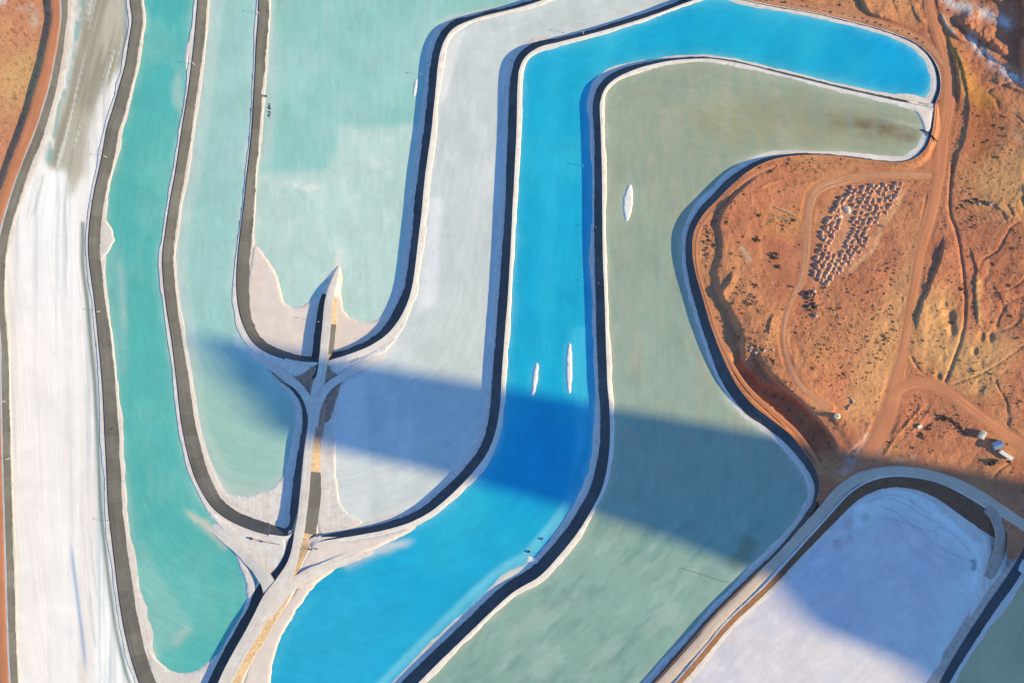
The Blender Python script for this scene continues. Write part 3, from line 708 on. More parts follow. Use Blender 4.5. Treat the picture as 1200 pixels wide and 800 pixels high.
# beach swellings and flats of salt (ground)
flats = [
    ([(112, 250), (126, 258), (131, 268), (135, 279), (133, 287), (127, 296), (122, 304), (114, 310), (112, 280)], Z26 + .5, Z26 - .8, 3, M_BEACH, 'pinkish salt bulge on the shore of the teal pond'),
    ([(222, 46), (217.5, 55), (215.5, 66), (217, 80), (219.5, 86), (221.5, 70), (224, 50)], Z26 + .45, Z26 - .7, 2.5, M_SALT, 'narrow white salt swelling on the right shore of the teal pond near the top'),
    ([(296, 285), (305, 292), (316, 308), (325, 322), (330, 342), (333, 355), (343, 361), (357, 357), (372, 348), (384, 333), (391, 322), (396, 335), (384, 395), (372, 424), (340, 420), (316, 412), (300, 402), (290, 382), (288, 340)], Z4 + .75, Z4 - .7, 4, M_PINK, 'pink salt beach left of the white causeway'),
    ([(394, 318), (399, 340), (402, 362), (410, 372), (425, 378), (440, 376), (458, 362), (462, 375), (445, 398), (420, 412), (392, 418), (384, 395)], Z4 + .7, Z4 - .7, 4, M_PINK, 'pink salt beach right of the white causeway'),
    ([(296, 404), (318, 419), (345, 427), (364, 429), (362, 444), (350, 446), (330, 440), (308, 428), (292, 414)], Z35 + .75, Z35 - .6, 3.5, M_SALT, 'white salt triangle above the left fork of the causeway'),
    ([(388, 430), (410, 424), (435, 413), (452, 400), (470, 392), (452, 412), (425, 428), (400, 441), (386, 446)], Z35 + .7, Z35 - .6, 3.5, M_SALT, 'white salt triangle above the right fork of the causeway'),
    ([(379, 480), (392, 456), (408, 444), (398, 466), (394, 490), (394, 560), (398, 588), (408, 602), (428, 612), (405, 622), (374, 627), (368, 600), (374, 540)], Z35 + .6, Z35 - .6, 3, M_SALT, 'white salt shore right of the causeway below its fork'),
    ([(252, 578), (270, 592), (300, 606), (322, 612), (336, 606), (346, 560), (334, 556), (318, 572), (290, 582), (266, 578)], Z35 + .6, Z35 - .7, 4, M_SALT, 'white salt shore at the foot of the pale aqua pond'),
    ([(236, 590), (252, 612), (268, 632), (285, 652), (298, 672), (306, 692), (320, 690), (340, 660), (334, 632), (310, 630), (280, 620), (256, 604)], Z26 + 1.0, Z26 - .7, 5, M_SALT, 'white salt apron below the foot of the pale aqua pond'),
    ([(368, 634), (400, 634), (440, 628), (478, 618), (500, 612), (470, 628), (445, 640), (420, 650), (398, 662), (378, 678), (360, 690), (345, 690), (352, 660)], Z26 + 1.1, Z26 - .7, 4, M_PINK, 'pinkish salt apron below the foot of the pale grey pond'),
    ([(376, 678), (362, 694), (348, 714), (336, 734), (326, 754), (320, 775), (317, 800), (314, 850), (270, 850), (290, 780), (330, 710), (356, 680)], Z26 + .7, Z26 - .8, 4, M_PINK, 'pinkish salt beach on the near shore of the blue pond'),
    ([(1064, 121), (1094, 128), (1091, 152), (1083, 158), (1081, 145), (1076, 134)], Z17 + .8, Z17 - .6, 3, M_PINK, 'pale salt corner at the far end of the olive pond'),
    ([(168, 740), (182, 770), (198, 784), (214, 788), (230, 785), (262, 760), (258, 800), (240, 850), (190, 850), (176, 800)], Z26 + .6, Z26 - .8, 4, M_BEACH, 'salt beach at the foot of the teal pond'),
    ([(274, 646), (285, 656), (296, 672), (301, 690), (298, 708), (288, 730), (278, 742), (285, 720), (290, 700), (288, 682), (281, 664)], Z26 + .9, Z26 - .6, 3, M_SALT, 'white salt lip on the right shore of the teal pond'),
    ([(320, 437), (345, 441), (364, 430), (386, 432), (402, 440), (397, 460), (388, 492), (374, 500), (360, 494), (352, 464), (336, 453)], Z35 + 1.1, Z35 - .6, 3, M_ROCKY, 'brown rocky slope under the upper fork of the causeway'),
    ([(1143, 622), (1154, 632), (1153, 650), (1148, 668), (1150, 690), (1134, 722), (1114, 756), (1098, 788), (1088, 810), (1096, 800), (1124, 752), (1156, 702), (1176, 672), (1168, 655), (1160, 625)], Z8 + 1.0, Z8 - .6, 4, M_BEACH, 'rough salt shore on the right of the white pond'),
]
for k, (pl, zt, ze, ed, mt, lb) in enumerate(flats):
    mound_sheet('salt_flat_ground', pl, zt, ze, ed, mt, lb, 'salt flat', kind='structure', seed=60 + 3 * k, rough=.1)

# causeway between the ponds: (x, y, half top, left slope, left bottom z, right slope, right bottom z, top z)
spine = [(397, 312, 1, 2, -.3, 2, -.3, .3), (393, 325, 3, 4, .4, 4, .4, 2.0), (388, 342, 4.5, 5, .5, 4, .5, 5), (385, 358, 5, 7, .5, 4, .5, 7), (383.5, 375, 5, 8, .5, 5, .5, 8), (381, 400, 5, 9, .5, 6, .5, 8.6), (379, 420, 5, 9, .8, 6, .8, 8.8), (376.5, 438, 5, 8, 6, 5, 7.2, 9), (373, 452, 7, 3, 8, 3, 8, 9.2),
         (370, 468, 7, 3, 8, 6, 7.8, 10.8), (367.5, 485, 5.8, .6, 12.6, 9, 7.6, 12.8), (365.5, 500, 4.6, .6, 14, 9, 7.6, 14.2), (362.5, 520, 4.6, .6, 15, 9, 7.6, 15.2), (360.5, 540, 5.2, .6, 14.8, 10, 7.6, 15.4), (358.5, 560, 5.2, .6, 14.9, 12, 7.6, 15.5), (357, 580, 5.2, .6, 15, 14, 7.6, 15.6), (354.5, 600, 5.2, .6, 15, 14, 7.6, 15.8), (351.5, 620, 5.5, 3, 14.8, 14, 7.8, 16.2),
         (347.5, 640, 5, 7, 14.8, 10, 15, 17.2), (342, 660, 5.5, 7, 15, 6, 15.2, 18), (332, 682, 9, 9, 15.2, 5, 16, 18.4), (318, 702, 10, 12, 14.8, 7, 14.8, 19.3), (306, 722, 8.5, 10, 14.8, 9, 14.8, 20.5), (295, 742, 8, 11, 14.8, 9, 14.8, 21.5), (283, 762, 7.5, 11, 14.8, 9, 14.8, 21.5), (272, 782, 7.5, 11, 14.8, 9, 14.8, 21.5), (262, 803, 7.5, 11, 14.8, 9, 14.8, 21.5), (240, 850, 7.5, 11, 14.8, 9, 14.8, 21.5), (222, 888, 7.5, 11, 14.8, 9, 14.8, 21.5)]
def build_spine():
    Q, S = spline(spine, 1.6)
    N = normals(Q)                                   # image right of the direction of travel is -N; N points to larger x going down
    j = lambda k, a: a * f1(S, 900 + 7 * k)
    h, lw, lz, rw, rz, zt = Q[:, 2:].T
    sk = np.where((Q[:, 1] > 452) & (Q[:, 1] < 622), .3, 3.0)
    rows = [(-h - lw - sk, lz - np.where(sk < 1, 3, .6)), (-h - lw + j(1, .9) * (sk > 1), lz), (-h - lw * .5 + j(2, .5), (lz + zt) / 2 + j(3, .3)), (-h + j(4, .4), zt - .05), (-h * .5, zt + .05), (h * .5, zt + .05), (h + j(5, .4), zt - .05),
            (h + rw * .5 + j(6, .5), (rz + zt) / 2 + j(7, .35)), (h + rw + j(8, .9), rz), (h + rw + 3, rz - .6)]
    V = []
    for d, z in rows:
        P = Q[:, :2] + N * np.reshape(d * np.ones(len(Q)), (-1, 1))
        V.append(np.column_stack(world(P[:, 0], P[:, 1], z)))
    n, r = len(Q), len(rows)
    V = np.stack(V, 1).reshape(-1, 3)
    i = np.arange(n - 1)[:, None] * r + np.arange(r - 1)[None, :]
    F = np.stack([i, i + r, i + r + 1, i + 1], -1).reshape(-1, 4)
    fm = np.tile([0, 1, 1, 2, 2, 2, 1, 1, 0], (n - 1, 1))
    y = Q[:-1, 1]
    fm[(y > 378) & (y < 414), 6:8] = 3
    fm[(y > 551) & (y < 622), 6:8] = 3
    fm[(y > 340) & (y < 445), 1:3] = 4  # left slope faces away from the sun: shade put in as darker liner
    fm[(y > 625), 1:3] = 4  # same darkened colour for the shaded left slope further down
    fm[(y > 440) & (y < 515), 6:8] = 5
    fm[(y < 345)] = 2
    nn = np.cross(V[F[0, 1]] - V[F[0, 0]], V[F[0, 3]] - V[F[0, 0]])
    if nn[2] < 0: F = F[:, ::-1]
    me = raw_mesh('causeway_path', V, F, [M_PINK, M_SAND, M_SALT_ROAD, M_LINER, M_LINER_DARK, M_ROCKY], fm.ravel(), False)
    dd = np.array([np.broadcast_to(d, n) for d, _ in rows]).T.ravel()
    attr_vec(me, 'flow', np.column_stack([np.repeat(S, r), dd, 0 * dd]))
    tag(add('causeway_path', me), 'white topped causeway running down between the ponds', 'causeway', kind='structure')
build_spine()

def ribbon(name, label, pts, zfn, mat, crown=0.1, edge=0.35, cat='road', rows=7, step=2.0, rut=0.0, seed=5, lift=0.0):
    """road strip: pts rows (x, y, width) with its height from zfn(x, y, i-fraction)"""
    Q, S = spline(pts, step)
    N = normals(Q)
    f = np.linspace(-1, 1, rows)
    V, fl = [], []
    for k, t in enumerate(f):
        wj = Q[:, 2] * 0.5 * (1 + (0.22 if mat is M_TRACK else 0.12) * f1(S, seed * 11 + (1 if t > 0 else 2)))
        P = Q[:, :2] + N * (wj * t)[:, None]
        zc = zfn(Q[:, 0], Q[:, 1], S / S[-1]) + lift
        z = zc + crown * (1 - t * t) - (edge if abs(t) > .99 else 0) - rut * math.exp(-((abs(t) - .45) / .15) ** 2)
        V.append(np.column_stack(world(P[:, 0], P[:, 1], z)))
        fl.append(np.column_stack([S, wj * t, 0 * S]))
    n, r = len(Q), rows
    V = np.stack(V, 1).reshape(-1, 3)
    fl = np.stack(fl, 1).reshape(-1, 3)
    i = np.arange(n - 1)[:, None] * r + np.arange(r - 1)[None, :]
    F = np.stack([i, i + r, i + r + 1, i + 1], -1).reshape(-1, 4)
    nn = np.cross(V[F[0, 1]] - V[F[0, 0]], V[F[0, 3]] - V[F[0, 0]])
    if nn[2] < 0: F = F[:, ::-1]
    me = raw_mesh(name, V, F, [mat])
    attr_vec(me, 'flow', fl)
    return tag(add(name, me), label, cat, kind='structure')

def zlin(*zs):
    return lambda x, y, f: np.interp(f, np.linspace(0, 1, len(zs)), zs)
ribbon('salt_road', 'white left fork of the causeway above the pale aqua pond', [(367, 500, 9), (364, 480, 10), (358, 464, 10), (348, 451, 10), (335, 441, 10), (320, 430, 10), (302, 415, 10)], zlin(14.0, 12.2, 10.3, 9.0, 8.3, 7.95, 6.9), M_SALT_ROAD, lift=.12, edge=.12, crown=.03)
ribbon('salt_road', 'white right fork of the causeway above the pale grey pond', [(368, 500, 9), (370, 481, 10), (376, 465, 10), (386, 452, 10), (402, 441, 10), (421, 430, 11), (441, 419, 12), (458, 408, 12)], zlin(14.0, 12.2, 10.3, 9.0, 8.3, 7.9, 7.4, 6.4), M_SALT_ROAD, lift=.15, edge=.12, crown=.03)
ribbon('salt_road', 'white lower left fork of the causeway beside the teal pond', [(312, 722, 14), (317, 703, 17), (314, 684, 17), (303, 666, 16), (289, 651, 15), (273, 636, 14), (256, 622, 13), (244, 611, 12)], zlin(19.6, 18.8, 17.9, 16.6, 15.5, 15.0, 14.5, 13.2), M_SALT_ROAD, lift=.3, edge=.12, crown=.03)
ribbon('salt_road', 'white lower right fork of the causeway beside the blue pond', [(311, 722, 14), (323, 704, 16), (338, 688, 15), (357, 675, 13), (379, 665, 13), (402, 656, 13), (424, 647, 14), (444, 640, 14)], zlin(19.6, 18.8, 18.0, 16.9, 15.8, 15.2, 14.5, 13.2), M_SALT_ROAD, lift=.36, edge=.12, crown=.03)

# ------------------------------------------------------------------ desert terrain
HT = np.full((NY, NX), 29.0)
xx, yy = GX.astype(float), GY.astype(float)
HT += 1.2 * fbm(xx, yy, 90, 101) + 0.9 * fbm(xx, yy, 30, 105, 3)
def raise_plateau(poly, h_fn, r):
    m = soft(poly, r)
    return m * h_fn
edge_top = [(930, 188), (905, 193), (882, 201), (864, 216), (852, 232), (844, 248), (840, 262), (844, 282), (843, 300), (838, 318), (841, 338), (848, 352), (860, 374), (868, 394), (870, 410), (870, 428), (886, 445), (905, 455), (925, 464), (940, 475), (958, 482), (975, 489), (985, 504), (998, 525)]
ez = [(0, 1.2), (30, 3.2), (70, 5), (110, 5), (150, 2.6), (190, 3.4), (230, 6), (262, 7.5), (300, 9), (380, 9), (410, 6), (440, 2)]
plate = soft(edge_top + [(1080, 500), (1090, 300), (1090, 190), (1000, 188)], 5)
sl, d, s, L = line_field(edge_top, 400, 3)
hh = np.zeros((NY, NX))
hh[sl] = np.interp(s, *zip(*ez))
hh = np.where(hh > 0, blur(hh, 9), 0)
fall = np.ones((NY, NX))
fall[sl] = 1 - 0.75 * sstep(np.abs(d), 10, 110)
HT += plate * hh * fall * (1 + 0.15 * fbm(xx, yy, 14, 111))
# bench between the bank and the dike stays level
def ridge(pts, h, wd, back, pad=None, taper=True, nz=0.25, seed=0):
    """bank steep on the shaded side (image left) and easy behind"""
    global HT
    pad = pad or back * 2.2 + wd
    sl, d, s, L = line_field(pts, pad)
    d = d + 1.6 * fbm(GX[sl], GY[sl], 9, 300 + seed)
    k = np.where(d < 0, 1 - sstep(-d, 0, wd), 1 - sstep(d, 0, back))
    if taper: k = k * sstep(s, -1, L * .2) * (1 - sstep(s, L * .8, L + 1))
    HT[sl] += h * k * (1 + nz * fbm(GX[sl], GY[sl], 8, 320 + seed))
def carve(pts, depth, wd, nz=0.3, seed=0, taper=False):
    global HT
    sl, d, s, L = line_field(pts, wd * 4 + 4)
    d = d + 0.8 * fbm(GX[sl], GY[sl], 8, 340 + seed)
    k = np.exp(-(d / wd) ** 2)
    k = k * ((s > -1) & (s < L + 1))
    if taper: k = k * sstep(s, -1, L * .2) * (1 - sstep(s, L * .8, L + 1))
    HT[sl] -= depth * k
# orientation: normals (ty,-tx) point to larger x when the line runs down the image
ridge([(1109, 272), (1106, 292), (1100, 312), (1090, 338), (1080, 362), (1073, 390)], 3.2, 3, 40, seed=1)
ridge([(1106, 52), (1114, 66), (1121, 84), (1123, 104), (1123, 124)], 2.4, 3, 22, seed=2)
ridge([(1089, -20), (1092, 15), (1098, 34), (1112, 48), (1124, 68), (1133, 100), (1135, 130), (1131, 160), (1122, 186)], 1.5, 2, 20, seed=3, taper=False)
carve([(1116, 195), (1113, 225), (1113, 250), (1121, 272), (1127, 310), (1131, 348), (1129, 385), (1119, 418), (1107, 448)], 1.8, 2.0, seed=4)
ridge([(1134, 284), (1141, 300), (1145, 314), (1143, 330), (1145, 360), (1147, 386)], 1.5, 2, 16, seed=5)
carve([(1210, 397), (1190, 412), (1170, 426), (1145, 440), (1116, 450)], 0.9, 1.3, seed=6)
carve([(1068, 418), (1079, 436), (1095, 446), (1110, 457), (1130, 470), (1150, 485), (1168, 498), (1185, 510), (1210, 528)], 1.3, 1.8, seed=7)
carve([(1092, 195), (1091, 215), (1085, 235), (1076, 280), (1068, 325), (1063, 350), (1056, 400), (1047, 445), (1036, 478), (1022, 504), (1008, 520), (996, 530)], 1.3, 1.6, seed=8)
ridge([(1060, 345), (1062, 358), (1060, 372), (1056, 385)], 2.4, 3, 8, seed=9)
for (x, y, r_, dp) in [(1112, 372, 7, 2.6), (1116, 386, 5, 2.2), (1106, 358, 4, 1.2), (1150, 394, 4, 1.5), (1161, 395, 4, 1.6), (1142, 411, 3.5, 1.4), (1099, 441, 4, 1.5), (1150, 425, 3, .8), (1105, 419, 3, .6)]:
    HT -= dp * np.exp(-(((xx - x) ** 2 + ((yy - y) * .7) ** 2) / r_ ** 2) ** 2)
# hills and wash in the upper right
ridge([(1118, 18), (1136, 32), (1152, 42), (1172, 56), (1190, 66)], 5.5, 7, 26, seed=11, nz=.4)
ridge([(1102, 16), (1108, 28), (1118, 40), (1132, 48)], 2.5, 3, 14, seed=12)
ridge([(1150, 55), (1165, 68), (1185, 78), (1200, 84)], 2.0, 4, 16, seed=13)
ridge([(1206, 50), (1203, 66), (1206, 84), (1214, 96)], 7.5, 10, 30, seed=14, taper=False)
ridge([(1204, -40), (1203, -5), (1206, 12), (1205, 30)], 8.0, 7, 40, seed=15, taper=False)
ridge([(1150, -30), (1165, -5), (1180, 6)], 3.0, 4, 18, seed=16)
ridge([(1160, 92), (1175, 97), (1200, 108), (1230, 112)], 2.0, 4, 30, seed=17)
ridge([(1003, -40), (1011, -5), (1016, 9), (1027, 21)], 3.6, 4, 34, seed=18, taper=False)
ridge([(936, -40), (940, -8), (944, 8)], 2.4, 3, 26, seed=19, taper=False)
ridge([(1046, -30), (1050, 4), (1056, 18)], 1.0, 3, 18, seed=20)
ridge([(1068, 2), (1074, 18), (1084, 30)], 1.0, 3, 12, seed=21)
ridge([(1200, 215), (1205, 235), (1215, 250)], 1.5, 3, 16, seed=22)
ridge([(1166, 238), (1178, 250), (1182, 262)], 1.2, 2, 14, seed=23)
ridge([(1181, 238), (1188, 248), (1190, 256)], 1.0, 2, 10, seed=24)
ridge([(860, 316), (856, 328), (848, 342), (845, 356)], 2.2, 3, 10, seed=25)
ridge([(905, 368), (902, 380), (900, 392)], 1.2, 2, 8, seed=26)
ridge([(915, 211), (902, 216), (888, 222)][::-1], 1.0, 1.5, 4, seed=27)
ridge([(978, 209), (958, 213), (936, 218)][::-1], 0.9, 1.5, 5, seed=28)
ridge([(800, 215), (830, 205)], 0.0, 2, 4)
ridge([(909, 244), (925, 250), (942, 259)], 0.7, 1.2, 2.5, seed=29)
ridge([(901, 257), (915, 263), (930, 268)], 0.8, 1.2, 2.5, seed=30)
ridge([(1088, 470), (1072, 488), (1055, 508), (1040, 528), (1030, 540)][::-1], 1.1, 1.5, 5, seed=31)
ridge([(1096, 474), (1080, 494), (1066, 510)][::-1], 0.8, 1.2, 4, seed=32)
ridge([(1164, 330), (1176, 352), (1186, 372)], 0.8, 3, 18, seed=33)
# micro relief
bare = soft([(940, 215), (1000, 200), (1090, 200), (1085, 216), (1000, 218), (960, 250), (950, 320), (925, 380), (910, 330), (890, 300), (905, 240)], 12)
HT += (0.42 - 0.3 * bare) * fbm(xx, yy, 7, 120, 3, .6)
HT += 0.22 * fbm(xx, yy, 3.4, 124, 2, .6) * (1 - .6 * bare)
HT += 0.16 * (1 - bare) * (sstep(np.abs(fbm(xx * .9, yy * 1.1, 17, 126, 3)), 0, .12) - 1) * sstep(fbm(xx, yy, 60, 127), -.2, .3)
gully = np.abs(fbm(xx * .8 + .5 * yy, yy * .7 - .3 * xx, 46, 130, 3))
HT -= 0.9 * (1 - sstep(gully, 0, .09)) * (1 - plate) * (xx > 1125) * sstep(xx, 1125, 1150)
# level next to dike, ring road and pond ends
def level_along(dk, zoff, w0, w1, a=None, b=None):
    global HT
    Q, S = dk.Q, dk.S
    sl = window(Q, w1 + 6)
    d, s, i = nearest(Q[:, :2], S, GX[sl], GY[sl])
    sh = GX[sl].shape
    k = (1 - sstep(np.abs(d), w0, w1)).reshape(sh)
    zt = (Q[i, 6] + zoff).reshape(sh)
    HT[sl] = HT[sl] * (1 - k) + zt * k
def cone(dk, a, b, zoff, grade):
    global HT
    i, k = dk.part(a, b)
    Q, S = dk.Q[i:k + 1], dk.S[i:k + 1]
    sl = window(Q, 260)
    d, s, n = nearest(Q, S, GX[sl], GY[sl])
    drop = np.maximum(0, 29 - Q[n, 6] - zoff).reshape(GX[sl].shape)
    d = np.abs(d).reshape(GX[sl].shape)
    LOW[sl] = np.maximum(LOW[sl], drop * (1 - sstep(d, 2, 235)))
LOW = np.zeros((NY, NX))
cone(d6, (1096, 122), (1000, 185), .2, .05)
cone(d10, (850, -4.5), (1096, 122), .3, .055)
LOW = blur(LOW, 10)
HT -= LOW
level_along(d6, 0.0, 4, 12)
level_along(d10, 0.1, 3, 14)
level_along(d7, 0.0, 8, 22)
strip = [(920, 188), (900, 193), (880, 203), (866, 216), (850, 233)]
roads = []
def plan_road(pts, smooth=14, k0=1.0, depth=0.0):
    """flatten the ground under a road and remember its long section"""
    global HT
    Q, S = spline(pts, 2.0)
    z = sample(HT, Q[:, 0], Q[:, 1])
    kk = np.ones(2 * smooth + 1) / (2 * smooth + 1)
    z = np.convolve(np.pad(z, smooth, mode='edge'), kk, 'valid') - depth
    sl = window(Q, 14)
    d, s, i = nearest(Q[:, :2], S, GX[sl], GY[sl])
    wd = Q[i, 2] * .5
    k = ((1 - sstep(np.abs(d), wd + .8, wd + 4.5))).reshape(GX[sl].shape)
    HT[sl] = HT[sl] * (1 - k) + z[i].reshape(GX[sl].shape) * k
    return (lambda x, y, f, z=z: np.interp(f, np.linspace(0, 1, len(z)), z))
ring_pts = [(700, 893, 12), (745, 838, 12), (765, 812, 12), (786, 790, 12), (815, 758, 12.5), (843, 725, 12.5), (887, 681, 12), (925, 641, 12), (960, 603, 13), (983, 576, 14), (1005, 560, 14), (1030, 553, 13), (1060, 551.5, 12.5), (1090, 556, 13), (1120, 566, 14), (1150, 582, 15), (1180, 602, 15), (1205, 619, 14), (1240, 645, 14), (1290, 680, 14)]
main_pts = [(1083, -60, 8), (1088, -10, 10), (1092, 15, 11), (1100, 40, 13), (1108, 70, 15), (1112, 100, 17), (1110, 130, 18), (1104, 160, 19), (1102, 190, 19), (1098, 220, 16), (1092, 250, 14), (1084, 275, 14), (1078, 300, 13.5), (1073, 330, 13), (1067, 360, 12), (1061, 395, 11), (1057, 420, 14), (1052, 445, 20), (1046, 470, 22), (1037, 495, 22), (1024, 520, 19), (1012, 540, 17), (1008, 549, 15)]
diag_pts = [(1040, 478, 16), (1050, 460, 16), (1064, 450, 15), (1080, 448, 13.5), (1096, 453, 13), (1115, 463, 13), (1140, 482, 13), (1165, 500, 13.5), (1200, 523, 14), (1240, 548, 14), (1290, 580, 14)]
top_pts = [(760, -60, 10), (830, -32, 10), (870, -9, 10), (900, -1, 9), (950, 9.5, 9), (1000, 20, 9), (1040, 31, 9), (1072, 44, 9), (1092, 58, 10), (1106, 76, 10)]
loop_pts = [(1092, 206, 11), (1060, 205, 10), (1020, 206, 12), (985, 212, 13), (957, 224, 13), (948, 245, 12), (947, 270, 12), (945, 300, 11), (941, 325, 9), (930, 348, 8), (921, 372, 7), (918, 395, 6.5), (922, 420, 6.5), (934, 446, 7), (950, 463, 8), (972, 478, 7)]
west_pts = [(908, 194, 3), (882, 205, 4), (864, 219, 5), (848, 236, 5), (832, 252, 5), (820, 270, 4), (816, 295, 4), (820, 325, 4), (828, 350, 4), (836, 378, 4), (847, 405, 4.5), (858, 428, 5), (874, 452, 5), (893, 471, 5), (912, 487, 5), (932, 505, 5), (950, 528, 5), (962, 548, 4)]
zr = plan_road(ring_pts, 20)
zm = plan_road(main_pts, 16, depth=.15)
zd = plan_road(diag_pts, 14)
zt_ = plan_road(top_pts, 12)
zl = plan_road(loop_pts, 12)
zw = plan_road(west_pts, 14)
# ring road long section is set by the dike beside it
zring = lambda x, y, f: np.interp(x, [700, 940, 985, 1010, 1060, 1130, 1290], [25.7, 25.7, 26.0, 26.6, 27.2, 28.2, 28.4])
Qr, Sr = spline(ring_pts, 2.0)
sl = window(Qr, 16)
d, s, i = nearest(Qr[:, :2], Sr, GX[sl], GY[sl])
k = (1 - sstep(np.abs(d), 8, 15)).reshape(GX[sl].shape)
HT[sl] = HT[sl] * (1 - k) + (zring(Qr[i, 0], 0, 0) - .12).reshape(GX[sl].shape) * k

# sunk ground between the berm track and the plateau
sl, d, s, L = line_field([(866, 405), (876, 428), (889, 447), (905, 463), (923, 480), (942, 499), (960, 522), (970, 540)], 40)
HT[sl] -= 15.0 * (1 - sstep(np.abs(d + .8 * fbm(GX[sl], GY[sl], 8, 390)), 11, 20)) * sstep(s, 0, 40) * (1 - sstep(s, L - 35, L)) * (1 + .1 * fbm(GX[sl], GY[sl], 9, 391))

